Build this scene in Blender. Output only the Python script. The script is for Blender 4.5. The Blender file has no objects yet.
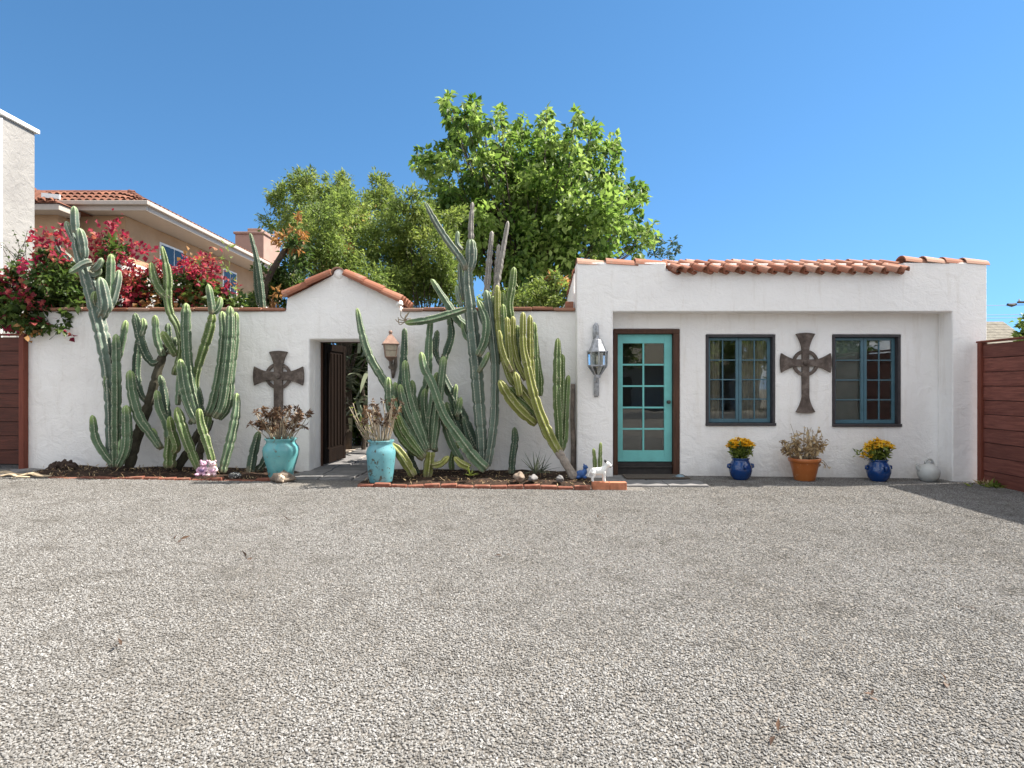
import bpy, bmesh, math, random
import numpy as np
from mathutils import Vector, Matrix, Euler, noise
random.seed(7); RNG = np.random.default_rng(7)
PI = math.pi
scene = bpy.context.scene
COL = scene.collection
# ------------------------------------------------------------------ camera constants (metres)
F = 611.0; CX = 512.0; CY = 386.0; CAMZ = 1.49
def wx(px, Y): return (px - CX) * Y / F
def wz(py, Y): return CAMZ - (py - CY) * Y / F
def at(px, py, Y): return Vector((wx(px, Y), Y, wz(py, Y)))
def gz(x, y=0.0):
    x = max(-12.0, min(12.0, x))
    return 0.08 - 0.0115 * x
YF = 9.5      # house front plane
YR = 9.83     # recessed wall plane
YW = 9.75     # garden wall plane

# ------------------------------------------------------------------ materials
MATS = {}
class NT:
    def __init__(s, name):
        m = bpy.data.materials.new(name); m.use_nodes = True
        s.m = m; s.t = m.node_tree; s.t.nodes.clear()
        s.out = s.t.nodes.new('ShaderNodeOutputMaterial')
        MATS[name] = m
    def n(s, typ, **kw):
        nd = s.t.nodes.new(typ)
        for k, v in kw.items():
            if k.startswith('i_'):
                key = k[2:]
                key = int(key) if key.isdigit() else key.replace('_', ' ')
                nd.inputs[key].default_value = v
            else: setattr(nd, k, v)
        return nd
    def l(s, a, b): s.t.links.new(a, b)
    def coord(s, obj=False):
        if obj: return s.n('ShaderNodeTexCoord').outputs['Object']
        return s.n('ShaderNodeNewGeometry').outputs['Position']
    def noise(s, vec, scale, detail=4, rough=.55, dist=0.0):
        nd = s.n('ShaderNodeTexNoise'); nd.inputs['Scale'].default_value = scale
        nd.inputs['Detail'].default_value = detail; nd.inputs['Roughness'].default_value = rough
        nd.inputs['Distortion'].default_value = dist
        if vec is not None: s.l(vec, nd.inputs['Vector'])
        return nd.outputs['Fac']
    def scalevec(s, vec, xyz):
        nd = s.n('ShaderNodeVectorMath', operation='MULTIPLY'); nd.inputs[1].default_value = xyz
        s.l(vec, nd.inputs[0]); return nd.outputs[0]
    def ramp(s, fac, stops, interp='LINEAR'):
        nd = s.n('ShaderNodeValToRGB'); cr = nd.color_ramp; cr.interpolation = interp
        while len(cr.elements) < len(stops): cr.elements.new(.5)
        for e, (p, c) in zip(cr.elements, stops):
            e.position = p; e.color = (c[0], c[1], c[2], 1)
        s.l(fac, nd.inputs[0]); return nd.outputs[0]
    def math(s, op, a, b=None, clamp=False):
        nd = s.n('ShaderNodeMath', operation=op, use_clamp=clamp)
        for i, v in enumerate((a, b)):
            if v is None: continue
            if isinstance(v, (int, float)): nd.inputs[i].default_value = v
            else: s.l(v, nd.inputs[i])
        return nd.outputs[0]
    def mix(s, fac, a, b, blend='MIX'):
        nd = s.n('ShaderNodeMix', data_type='RGBA', blend_type=blend)
        for i, v in ((0, fac), (6, a), (7, b)):
            if isinstance(v, (int, float)): nd.inputs[i].default_value = v
            elif isinstance(v, (tuple, list)): nd.inputs[i].default_value = (v[0], v[1], v[2], 1)
            else: s.l(v, nd.inputs[i])
        return nd.outputs[2]
    def attr(s, name): return s.n('ShaderNodeAttribute', attribute_name=name).outputs['Fac']
    def bump(s, h, strength=.5, dist=.01, prev=None):
        nd = s.n('ShaderNodeBump'); nd.inputs['Strength'].default_value = strength
        nd.inputs['Distance'].default_value = dist; s.l(h, nd.inputs['Height'])
        if prev is not None: s.l(prev, nd.inputs['Normal'])
        return nd.outputs[0]
    def principled(s, col, rough=.7, normal=None, metal=0.0, spec=.5, coat=0.0):
        p = s.n('ShaderNodeBsdfPrincipled')
        if isinstance(col, (tuple, list)): p.inputs['Base Color'].default_value = (col[0], col[1], col[2], 1)
        else: s.l(col, p.inputs['Base Color'])
        if isinstance(rough, (int, float)): p.inputs['Roughness'].default_value = rough
        else: s.l(rough, p.inputs['Roughness'])
        p.inputs['Metallic'].default_value = metal
        p.inputs['Specular IOR Level'].default_value = spec
        p.inputs['Coat Weight'].default_value = coat
        if normal is not None: s.l(normal, p.inputs['Normal'])
        return p.outputs[0]
    def done(s, sh): s.l(sh, s.out.inputs['Surface']); return s.m

def stucco(name, a, b, lump=.35, stain=None):
    t = NT(name); P = t.coord()
    c = t.ramp(t.noise(P, 1.3, 6, .6), [(.3, a), (.7, b)])
    if stain:   # faint rain runs, and a patchy darker tone towards the ground
        v = t.noise(t.scalevec(P, (5, 5, .7)), 1.6, 5, .65)
        c = t.mix(t.math('MULTIPLY', t.ramp(v, [(.54, (0, 0, 0)), (.78, (1, 1, 1))]), .6), c, stain)
        sep = t.n('ShaderNodeSeparateXYZ'); t.l(P, sep.inputs[0])
        sp = t.math('ADD', t.math('MULTIPLY', sep.outputs[2], -1.5), t.math('MULTIPLY', t.noise(P, 4, 6, .7), 1.3))
        c = t.mix(t.ramp(sp, [(.28, (0, 0, 0)), (.75, (.55, .55, .55))]), c, tuple(x * .78 for x in stain))
        pt = t.noise(P, .55, 4, .6)
        c = t.mix(t.ramp(pt, [(.52, (0, 0, 0)), (.62, (.25, .25, .25))]), c, tuple(min(.93, x * 1.06) for x in b))
    h1 = t.noise(P, 5.0, 4, .6, .8); h2 = t.noise(P, 55, 5, .65); h3 = t.noise(t.scalevec(P, (1, 1, 2.2)), 14, 3, .5, 1.5)
    nb = t.bump(h1, lump, .05); nb = t.bump(h3, .45, .012, nb); nb = t.bump(h2, .5, .006, nb)
    return t.done(t.principled(c, .9, nb, spec=.25))
stucco('stucco_white', (.845, .825, .80), (.90, .885, .865), .4, (.70, .655, .60))
stucco('stucco_wall', (.83, .81, .785), (.89, .875, .855), .45, (.68, .64, .60))
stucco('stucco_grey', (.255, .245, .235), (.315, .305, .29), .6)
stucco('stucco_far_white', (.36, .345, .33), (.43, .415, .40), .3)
stucco('stucco_tan', (.38, .24, .14), (.46, .31, .195), .3)
stucco('stucco_pink', (.30, .20, .165), (.37, .255, .21), .2)

def simple(name, col, rough=.6, var=.25, scale=8, bump=.2, bd=.004, metal=0.0, spec=.5, coat=0.0):
    t = NT(name); P = t.coord()
    lo = tuple(c * (1 - var) for c in col); hi = tuple(min(1, c * (1 + var)) for c in col)
    c = t.ramp(t.noise(P, scale, 5, .6), [(.3, lo), (.7, hi)])
    nb = t.bump(t.noise(P, scale * 6, 4, .6), bump, bd)
    return t.done(t.principled(c, rough, nb, metal, spec, coat))
simple('white_paint', (.8, .8, .79), .5, .05)
simple('cream_paint', (.44, .385, .335), .55, .06)
simple('teal_door', (.16, .50, .48), .42, .10, 5, .12)
simple('teal_sash', (.065, .145, .185), .45, .15, 6, .1)
simple('window_wood', (.040, .036, .040), .6, .3, 14, .3)
simple('cactus_yellow_flower', (.78, .42, .02), .6, .3, 30)
simple('iron_grey', (.36, .37, .39), .5, .35, 22, .35, .004, .35)
simple('copper', (.29, .185, .145), .5, .25, 16, .2, .003, .4)
simple('dark_metal', (.05, .045, .04), .45, .3, 20, .2)
simple('cream_glass', (.45, .38, .29), .35, .2, 20, .1)
simple('candle', (.75, .70, .6), .5, .05)
simple('curtain', (.52, .43, .34), .9, .2, 9, .2)
simple('roller_screen', (.34, .37, .35), .8, .15, 5, .2)
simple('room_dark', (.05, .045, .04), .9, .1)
simple('slate', (.17, .165, .165), .75, .3, 5, .35, .006)
simple('path_stone', (.42, .36, .30), .85, .2, 3, .35, .006)
simple('rubber_mat', (.075, .06, .048), .95, .3, 40, .6, .006)
simple('dark_step', (.03, .026, .024), .6, .3, 12, .2)
simple('rock_brown', (.22, .17, .13), .85, .35, 14, .6, .01)
simple('rock_pale', (.50, .40, .31), .8, .2, 14, .4, .006)
simple('bark_lump', (.055, .032, .022), .9, .4, 22, .9, .02)
simple('dry_palm', (.42, .33, .22), .85, .35, 14, .4, .006)
simple('bark', (.065, .048, .035), .9, .35, 12, .9, .02)
simple('dead_stem', (.33, .27, .19), .85, .25, 20, .3)
simple('grey_log', (.30, .26, .22), .9, .35, 16, .8, .012)
simple('post_grey', (.20, .165, .14), .9, .5, 12, .6, .01)
simple('cactus_bark', (.055, .05, .032), .9, .4, 18, .8, .012)
simple('porcelain', (.78, .77, .74), .3, .05, 10, .05, .002)
simple('black_glaze', (.02, .02, .02), .35, .2)
simple('bear_pink', (.55, .33, .44), .6, .25, 40, .5)
simple('bear_pale', (.70, .50, .52), .6, .2, 40, .5)
simple('purple_cloth', (.20, .12, .24), .7, .3, 30, .3)
simple('cobalt', (.004, .040, .165), .10, .25, 5, .10, .004, 0, .5, .5)
simple('blue_matt', (.03, .10, .30), .5, .3, 20, .3)
simple('bluegrey_glaze', (.17, .25, .31), .5, .2, 20, .2)
simple('grey_ceramic', (.50, .51, .49), .45, .12, 7, .2)
simple('asphalt', (.055, .055, .057), .9, .3, 5, .4, .01)
simple('shingle', (.17, .155, .125), .95, .3, 5, .6, .02)
simple('glass_dark', (.015, .02, .025), .06, .2)

def wood(name, a, b, axis='x', scale=1.0, rough=.65, wear=None, spec=.3):
    t = NT(name); P = t.coord()
    sv = {'x': (1.2, 14, 14), 'z': (14, 14, 1.2), 'y': (14, 1.2, 14)}[axis]
    g = t.noise(t.scalevec(P, tuple(v * scale for v in sv)), 2.2, 7, .65, .6)
    c = t.ramp(g, [(.3, a), (.7, b)])
    big = t.noise(P, 1.7, 3)
    c = t.mix(t.math('MULTIPLY', big, .45), c, tuple(x * .35 for x in a))
    if wear:
        w = t.noise(t.scalevec(P, tuple(v * scale * .8 for v in sv)), 3.1, 6, .7)
        c = t.mix(t.ramp(w, [(.64, (0, 0, 0)), (.72, (1, 1, 1))]), c, wear)
    brd = t.attr('tint')
    c = t.mix(t.math('MULTIPLY', brd, .5), c, tuple(x * .45 for x in a))
    nb = t.bump(g, .8, .008)
    return t.done(t.principled(c, rough, nb, spec=spec))
wood('fence_boards', (.15, .045, .034), (.38, .135, .098), 'y', 1, .6, (.30, .13, .09))
wood('gate_boards', (.075, .025, .017), (.17, .052, .034), 'x', 1, .6, (.22, .09, .055))
wood('fence_post', (.16, .04, .025), (.25, .07, .04), 'z', 1, .6)
wood('door_frame', (.060, .027, .016), (.125, .060, .037), 'z', 1, .6, (.18, .10, .07))
wood('dark_gate', (.007, .005, .004), (.017, .010, .007), 'z', 1, .85, None, .06)
wood('pole_wood', (.10, .08, .06), (.16, .13, .10), 'z', 1, .9)

def terracotta():
    t = NT('terracotta_tile'); P = t.coord()
    r = t.attr('tint')
    c = t.ramp(r, [(0, (.21, .075, .042)), (.4, (.32, .14, .088)), (.75, (.40, .215, .15)), (1, (.45, .30, .23))])
    lich = t.noise(P, 7, 6, .7)
    c = t.mix(t.ramp(lich, [(.55, (0, 0, 0)), (.72, (1, 1, 1))]), c, (.30, .22, .17))
    c = t.mix(t.math('MULTIPLY', t.noise(P, 30, 4, .6), .5), c, (.20, .075, .045))
    nb = t.bump(t.noise(P, 45, 5, .65), .5, .005)
    t.done(t.principled(c, .85, nb, spec=.25))
terracotta()
def terracotta_dark():
    t = NT('roof_tile_dark'); P = t.coord(); r = t.attr('tint')
    c = t.ramp(r, [(0, (.11, .045, .03)), (.4, (.19, .08, .05)), (.75, (.27, .125, .08)), (1, (.34, .19, .13))])
    c = t.mix(t.ramp(t.noise(P, 6, 6, .7), [(.55, (0, 0, 0)), (.75, (1, 1, 1))]), c, (.14, .10, .08))
    t.done(t.principled(c, .85, t.bump(t.noise(P, 30, 4, .6), .5, .006), spec=.25))
terracotta_dark()
def brick_mat():
    t = NT('old_brick'); P = t.coord()
    c = t.ramp(t.noise(P, 9, 5, .65), [(.25, (.10, .042, .03)), (.5, (.20, .075, .05)), (.72, (.30, .17, .12)), (.85, (.34, .30, .26))])
    nb = t.bump(t.noise(P, 50, 5, .7), .7, .006)
    t.done(t.principled(c, .9, nb, spec=.2))
brick_mat()
simple('orange_brick', (.44, .17, .09), .85, .25, 12, .5, .005)
def glazed_pot(name, a, b, chip, rough=.22, lo=.60):
    t = NT(name); P = t.coord()
    c = t.ramp(t.noise(P, 5, 5, .6), [(.3, a), (.7, b)])
    n2 = t.noise(P, 13, 6, .7, .4)
    m = t.ramp(n2, [(lo, (0, 0, 0)), (lo + .05, (1, 1, 1))])
    c = t.mix(m, c, chip)
    r = t.math('MULTIPLY_ADD', m, .5); t.t.nodes[-1].inputs[2].default_value = rough
    nb = t.bump(t.noise(P, 18, 4), .15, .006)
    t.done(t.principled(c, r, nb, spec=.5, coat=.2))
glazed_pot('turquoise_pot', (.085, .30, .32), (.15, .40, .415), (.10, .085, .06))
glazed_pot('turquoise_pot_worn', (.09, .28, .32), (.15, .36, .40), (.07, .075, .055), .35, .56)
glazed_pot('terracotta_pot', (.36, .10, .022), (.45, .15, .04), (.52, .29, .17), .28, .61)

def cross_mat():
    t = NT('rusty_cross'); P = t.coord()
    c = t.ramp(t.noise(P, 11, 6, .65), [(.28, (.055, .042, .036)), (.5, (.115, .090, .077)), (.72, (.215, .178, .155))])
    nb = t.bump(t.noise(P, 38, 5, .65, 1.2), .8, .012)
    t.done(t.principled(c, .8, nb, spec=.3))
cross_mat()

def glass(name, tint, mult=1.0):
    t = NT(name); P = t.coord()
    nb = t.bump(t.noise(P, 3.0, 2), .06, .01)
    fr = t.n('ShaderNodeFresnel'); fr.inputs['IOR'].default_value = 1.5; t.l(nb, fr.inputs['Normal'])
    tr = t.n('ShaderNodeBsdfTransparent'); tr.inputs[0].default_value = (*tint, 1)
    gl = t.n('ShaderNodeBsdfGlossy'); gl.inputs['Roughness'].default_value = .015; t.l(nb, gl.inputs['Normal'])
    gl.inputs['Color'].default_value = (.95, .97, 1, 1)
    mx = t.n('ShaderNodeMixShader'); t.l(t.math('MULTIPLY', fr.outputs[0], mult, True), mx.inputs[0])
    t.l(tr.outputs[0], mx.inputs[1]); t.l(gl.outputs[0], mx.inputs[2])
    t.done(mx.outputs[0])
glass('pane_glass', (.84, .87, .85), 1.9)
glass('lantern_glass', (.86, .88, .86), 1.5)

def leaf_mat(name, stops, trans=.4, rough=.5):
    t = NT(name); r = t.attr('tint')
    c = t.ramp(r, stops)
    p = t.principled(c, rough, spec=.35)
    tl = t.n('ShaderNodeBsdfTranslucent')
    hs = t.n('ShaderNodeHueSaturation'); hs.inputs['Value'].default_value = 1.6; hs.inputs['Saturation'].default_value = 1.05
    t.l(c, hs.inputs['Color']); t.l(hs.outputs[0], tl.inputs[0])
    mx = t.n('ShaderNodeMixShader'); mx.inputs[0].default_value = trans
    t.l(p, mx.inputs[1]); t.l(tl.outputs[0], mx.inputs[2]); t.done(mx.outputs[0])
leaf_mat('leaf_bright', [(0, (.05, .10, .018)), (.5, (.13, .205, .042)), (1, (.25, .33, .095))], .5)
leaf_mat('leaf_olive', [(0, (.075, .115, .03)), (.5, (.165, .225, .058)), (.95, (.25, .30, .08)), (1, (.36, .26, .10))], .5)
leaf_mat('leaf_mid', [(0, (.065, .10, .025)), (.5, (.14, .19, .045)), (1, (.22, .26, .07))], .5)
leaf_mat('leaf_dark', [(0, (.025, .05, .014)), (.5, (.055, .095, .022)), (.92, (.10, .15, .035)), (1, (.14, .17, .05))], .4)
leaf_mat('leaf_rust', [(0, (.16, .09, .03)), (.5, (.34, .17, .06)), (1, (.45, .28, .12))], .4)
leaf_mat('leaf_blue', [(0, (.03, .06, .045)), (1, (.07, .12, .085))], .3)
leaf_mat('bract_red', [(0, (.17, .014, .035)), (.5, (.29, .035, .06)), (.8, (.34, .075, .065)), (1, (.34, .16, .09))], .45)
leaf_mat('bract_magenta', [(0, (.34, .02, .08)), (.5, (.44, .04, .11)), (1, (.42, .10, .10))], .45)
leaf_mat('dry_leaf', [(0, (.12, .075, .04)), (.5, (.40, .29, .16)), (1, (.62, .50, .30))], .3)
leaf_mat('dry_rosette', [(0, (.055, .035, .025)), (.6, (.13, .075, .045)), (1, (.24, .15, .08))], .2)
leaf_mat('flower_yellow', [(0, (.60, .32, .02)), (.5, (.80, .52, .03)), (1, (.86, .68, .10))], .3)
leaf_mat('plant_green', [(0, (.07, .11, .016)), (1, (.24, .29, .06))], .4)
leaf_mat('aloe_grey', [(0, (.07, .095, .06)), (1, (.17, .19, .13))], .1)

def cactus_mat(name, body, ridge, tip):
    t = NT(name); P = t.coord()
    r = t.attr('rib'); s = t.attr('len'); tp = t.attr('tipf'); va = t.attr('tint')
    lo = tuple(c * .72 for c in body); hi = tuple(c * 1.3 for c in body)
    c = t.ramp(t.noise(P, 7, 5, .6), [(.3, lo), (.7, hi)])
    c = t.mix(t.math('MULTIPLY', va, .5), c, tuple(x * .6 for x in body))
    c = t.mix(tp, c, tip)
    # corky ridge line and pale areoles in a row along each rib
    cork = t.math('MULTIPLY', t.ramp(r, [(.80, (0, 0, 0)), (.97, (1, 1, 1))]), .55)
    c = t.mix(cork, c, ridge)
    wv = t.math('FRACT', t.math('MULTIPLY', s, 24.0))
    dots = t.math('MULTIPLY', t.ramp(wv, [(.30, (1, 1, 1)), (.42, (0, 0, 0))]), t.ramp(r, [(.84, (0, 0, 0)), (.93, (1, 1, 1))]))
    c = t.mix(t.math('MULTIPLY', dots, .75), c, (.50, .46, .36))
    sc = t.noise(P, 15, 6, .7)
    c = t.mix(t.ramp(sc, [(.60, (0, 0, 0)), (.68, (.85, .85, .85))]), c, (.40, .36, .28))
    # bark creeps up from the root of every old stem, dusty bloom higher up
    cork2 = t.math('ADD', t.noise(P, 9, 5, .7), t.math('MULTIPLY', s, -1.1))
    c = t.mix(t.ramp(cork2, [(.38, (0, 0, 0)), (.52, (.8, .8, .8))]), c, (.20, .165, .11))
    bloom = t.noise(t.scalevec(P, (9, 9, 2)), 1.5, 5, .7)
    c = t.mix(t.ramp(bloom, [(.50, (0, 0, 0)), (.72, (.45, .45, .45))]), c, tuple(min(.6, x * 1.2 + .09) for x in body))
    nb = t.bump(t.noise(P, 40, 3), .2, .004)
    t.done(t.principled(c, .58, nb, spec=.35))
cactus_mat('cactus_green', (.088, .145, .078), (.36, .39, .28), (.25, .34, .11))
cactus_mat('cactus_blue', (.115, .162, .125), (.44, .45, .39), (.22, .30, .15))
cactus_mat('cactus_deep', (.046, .082, .05), (.18, .22, .15), (.11, .16, .07))
cactus_mat('cactus_yellow', (.18, .20, .042), (.50, .47, .22), (.30, .31, .08))
cactus_mat('cactus_grass', (.088, .14, .042), (.33, .36, .18), (.20, .27, .07))
cactus_mat('cactus_dead', (.21, .195, .175), (.36, .34, .30), (.25, .23, .20))

def ground_mat():
    t = NT('gravel_ground'); P = t.coord()
    v = t.n('ShaderNodeTexVoronoi'); v.inputs['Scale'].default_value = 70; t.l(P, v.inputs['Vector'])
    cell = t.n('ShaderNodeSeparateColor'); t.l(v.outputs['Color'], cell.inputs[0])
    c = t.ramp(cell.outputs[0], [(0, (.14, .132, .12)), (.5, (.22, .21, .195)), (1, (.32, .308, .29))])
    d = t.ramp(v.outputs['Distance'], [(.35, (1, 1, 1)), (.62, (.62, .6, .58))])
    c = t.mix(1.0, c, d, 'MULTIPLY')
    big = t.noise(P, .9, 5, .62)
    c = t.mix(t.ramp(big, [(.45, (0, 0, 0)), (.75, (.55, .55, .55))]), c, (.20, .18, .155))
    nb = t.bump(v.outputs['Distance'], 1.0, -.012)
    t.done(t.principled(c, .9, nb, spec=.2))
ground_mat()
def stone_mat():
    t = NT('gravel_stone'); P = t.coord()
    oi = t.n('ShaderNodeObjectInfo')
    c = t.ramp(oi.outputs['Random'], [(0, (.060, .056, .051)), (.10, (.14, .133, .123)), (.35, (.204, .199, .190)), (.75, (.259, .254, .245)), (1, (.37, .364, .354))])
    big = t.noise(P, .8, 5, .65)
    c = t.mix(t.ramp(big, [(.44, (0, 0, 0)), (.70, (.5, .5, .5))]), c, (.13, .121, .108))
    mid = t.noise(P, 3.2, 5, .7)
    c = t.mix(t.ramp(mid, [(.52, (0, 0, 0)), (.68, (.55, .55, .55))]), c, (.10, .093, .083))
    t.done(t.principled(c, .85, spec=.25))
stone_mat()
def soil_mat():
    t = NT('bed_soil'); P = t.coord()
    c = t.ramp(t.noise(P, 16, 6, .7), [(.3, (.018, .012, .009)), (.55, (.05, .034, .025)), (.68, (.15, .075, .045)), (.8, (.22, .16, .11))])
    nb = t.bump(t.noise(P, 40, 6, .7), 1, .03)
    t.done(t.principled(c, .95, nb, spec=.15))
soil_mat()

# ------------------------------------------------------------------ mesh building
ORG = {}
class MB:
    def __init__(s): s.v = []; s.f = []; s.a = {}; s.tint = None; s.tints = []
    def add(s, vs, fs, tint=0.0, **attrs):
        b = len(s.v)
        s.v.extend([tuple(v) for v in vs]); s.f.extend([tuple(i + b for i in f) for f in fs])
        s.tints.extend([tint] * len(vs))
        for k, arr in attrs.items(): s.a.setdefault(k, [0.0] * b).extend(arr)
        for k in s.a:
            if len(s.a[k]) < len(s.v): s.a[k].extend([0.0] * (len(s.v) - len(s.a[k])))
    def box(s, x0, x1, y0, y1, z0, z1, tint=0.0):
        vs = [(x, y, z) for z in (z0, z1) for y in (y0, y1) for x in (x0, x1)]
        s.add(vs, [(0, 2, 3, 1), (4, 5, 7, 6), (0, 1, 5, 4), (2, 6, 7, 3), (0, 4, 6, 2), (1, 3, 7, 5)], tint)
    def obox(s, c, half, rot, tint=0.0):
        m = Euler(rot).to_matrix(); c = Vector(c)
        vs = [c + m @ Vector((x * half[0], y * half[1], z * half[2])) for z in (-1, 1) for y in (-1, 1) for x in (-1, 1)]
        s.add(vs, [(0, 2, 3, 1), (4, 5, 7, 6), (0, 1, 5, 4), (2, 6, 7, 3), (0, 4, 6, 2), (1, 3, 7, 5)], tint)
    def prism(s, outline, y0, y1, tint=0.0):   # outline: (x,z) list, extruded along y
        n = len(outline)
        area = sum(outline[i][0] * outline[(i + 1) % n][1] - outline[(i + 1) % n][0] * outline[i][1] for i in range(n))
        if area < 0: outline = outline[::-1]
        vs = [(x, y0, z) for x, z in outline] + [(x, y1, z) for x, z in outline]
        fs = [tuple(range(n)), tuple(range(2 * n - 1, n - 1, -1))]
        for i in range(n):
            j = (i + 1) % n; fs.append((j, i, i + n, j + n))
        s.add(vs, fs, tint)
    def tube(s, pts, rad, n=8, cap=True, tint=0.0, squash=1.0):
        pts = [Vector(p) for p in pts]
        if isinstance(rad, (int, float)): rad = [rad] * len(pts)
        vs = []; fs = []; up = None
        for i, p in enumerate(pts):
            d = (pts[min(i + 1, len(pts) - 1)] - pts[max(i - 1, 0)]).normalized()
            if up is None:
                up = Vector((0, 0, 1)) if abs(d.z) < .9 else Vector((0, 1, 0))
            a = d.cross(up).normalized(); up = a.cross(d).normalized()
            for k in range(n):
                th = 2 * PI * k / n
                vs.append(p + (a * math.cos(th) + up * math.sin(th) * squash) * rad[i])
        for i in range(len(pts) - 1):
            for k in range(n):
                k2 = (k + 1) % n
                fs.append((i * n + k, i * n + k2, (i + 1) * n + k2, (i + 1) * n + k))
        if cap:
            fs.append(tuple(range(n - 1, -1, -1))); b = (len(pts) - 1) * n; fs.append(tuple(b + k for k in range(n)))
        s.add(vs, fs, tint)
    def lathe(s, prof, c, n=28, tint=0.0, cap=True):   # prof: (r,z) bottom to top
        vs = []; fs = []
        for r, z in prof:
            for k in range(n):
                th = 2 * PI * k / n; vs.append((c[0] + r * math.cos(th), c[1] + r * math.sin(th), c[2] + z))
        for i in range(len(prof) - 1):
            for k in range(n):
                k2 = (k + 1) % n; fs.append((i * n + k, i * n + k2, (i + 1) * n + k2, (i + 1) * n + k))
        if cap:
            fs.append(tuple(range(n - 1, -1, -1)))
            b = (len(prof) - 1) * n; fs.append(tuple(b + k for k in range(n)))
        s.add(vs, fs, tint)
    def ellipsoid(s, c, r, rot=(0, 0, 0), nu=14, nv=9, rough=0.0, tint=0.0):
        m = Euler(rot).to_matrix(); c = Vector(c); vs = []; fs = []
        sd = random.random() * 50
        for j in range(nv + 1):
            ph = -PI / 2 + PI * j / nv
            for k in range(nu):
                th = 2 * PI * k / nu
                d = Vector((math.cos(ph) * math.cos(th), math.cos(ph) * math.sin(th), math.sin(ph)))
                q = 1 + rough * noise.noise(d * 1.6 + Vector((sd, 0, 0)))
                vs.append(c + m @ Vector((d.x * r[0] * q, d.y * r[1] * q, d.z * r[2] * q)))
        for j in range(nv):
            for k in range(nu):
                k2 = (k + 1) % nu; fs.append((j * nu + k, j * nu + k2, (j + 1) * nu + k2, (j + 1) * nu + k))
        s.add(vs, fs, tint)
    def halftile(s, A, B, r0, r1, up=(0, 0, 1), th=.014, n=8, tint=None, arc=PI):
        A = Vector(A); B = Vector(B); d = (B - A).normalized(); up = Vector(up)
        side = d.cross(up).normalized(); up = side.cross(d).normalized()
        if tint is None: tint = random.random()
        vs = []
        for p, r in ((A, r0), (B, r1)):
            for rr in (r, r - th):
                for k in range(n + 1):
                    a = (PI - arc) / 2 + arc * k / n
                    vs.append(p + side * math.cos(a) * rr + up * math.sin(a) * rr)
        m = n + 1; fs = []
        for k in range(n):
            fs.append((k, k + 1, 2 * m + k + 1, 2 * m + k))
            fs.append((m + k + 1, m + k, 3 * m + k, 3 * m + k + 1))
            fs.append((k + 1, k, m + k, m + k + 1))
            fs.append((2 * m + k, 2 * m + k + 1, 3 * m + k + 1, 3 * m + k))
        fs.append((0, 2 * m, 3 * m, m)); fs.append((n, m + n, 3 * m + n, 2 * m + n))
        s.add(vs, fs, tint)
    def build(s, name, mat, parent=None, org=None, smooth=False, bevel=0.0, seg=2, flip=False):
        o3 = Vector(org) if org is not None else (ORG[parent.name] if parent is not None else Vector((0, 0, 0)))
        me = bpy.data.meshes.new(name)
        me.from_pydata([(v[0] - o3.x, v[1] - o3.y, v[2] - o3.z) for v in s.v], [], s.f)
        me.materials.append(MATS[mat])
        if any(s.tints):
            a = me.attributes.new('tint', 'FLOAT', 'POINT'); a.data.foreach_set('value', s.tints)
        for k, arr in s.a.items():
            a = me.attributes.new(k, 'FLOAT', 'POINT'); a.data.foreach_set('value', arr)
        bm = bmesh.new(); bm.from_mesh(me); bmesh.ops.recalc_face_normals(bm, faces=bm.faces); bm.to_mesh(me); bm.free()
        if smooth: me.polygons.foreach_set('use_smooth', [True] * len(me.polygons))
        me.update()
        o = bpy.data.objects.new(name, me); COL.objects.link(o)
        if parent is not None: o.parent = parent
        else: o.location = o3
        ORG[o.name] = o3
        if bevel:
            b = o.modifiers.new('bevel', 'BEVEL'); b.width = bevel; b.segments = seg; b.limit_method = 'ANGLE'; b.angle_limit = math.radians(40)
        return o
def tag(o, label=None, cat=None, group=None, kind=None):
    if label: o['label'] = label
    if cat: o['category'] = cat
    if group: o['group'] = group
    if kind: o['kind'] = kind
    return o
def thing(name, loc, label, cat, group=None):
    o = bpy.data.objects.new(name, None); COL.objects.link(o); o.location = loc
    o.empty_display_size = .1
    ORG[o.name] = Vector(loc); return tag(o, label, cat, group)

def smoothpath(pts, step):
    """Catmull-Rom through pts (Vectors), sampled about every step metres; also returns arc length."""
    P = [Vector(p) for p in pts]
    if len(P) == 2: P = [P[0], P[0].lerp(P[1], .5), P[1]]
    E = [P[0] * 2 - P[1]] + P + [P[-1] * 2 - P[-2]]
    out = []; par = []
    for i in range(1, len(E) - 2):
        L = (E[i + 1] - E[i]).length; n = max(2, int(L / step))
        for k in range(n):
            t = k / n; a, b, c, d = E[i - 1], E[i], E[i + 1], E[i + 2]
            out.append(.5 * ((2 * b) + (-a + c) * t + (2 * a - 5 * b + 4 * c - d) * t * t + (-a + 3 * b - 3 * c + d) * t ** 3))
            par.append((i - 1 + t) / (len(P) - 1))
    out.append(P[-1]); par.append(1.0)
    return out, par

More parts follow.
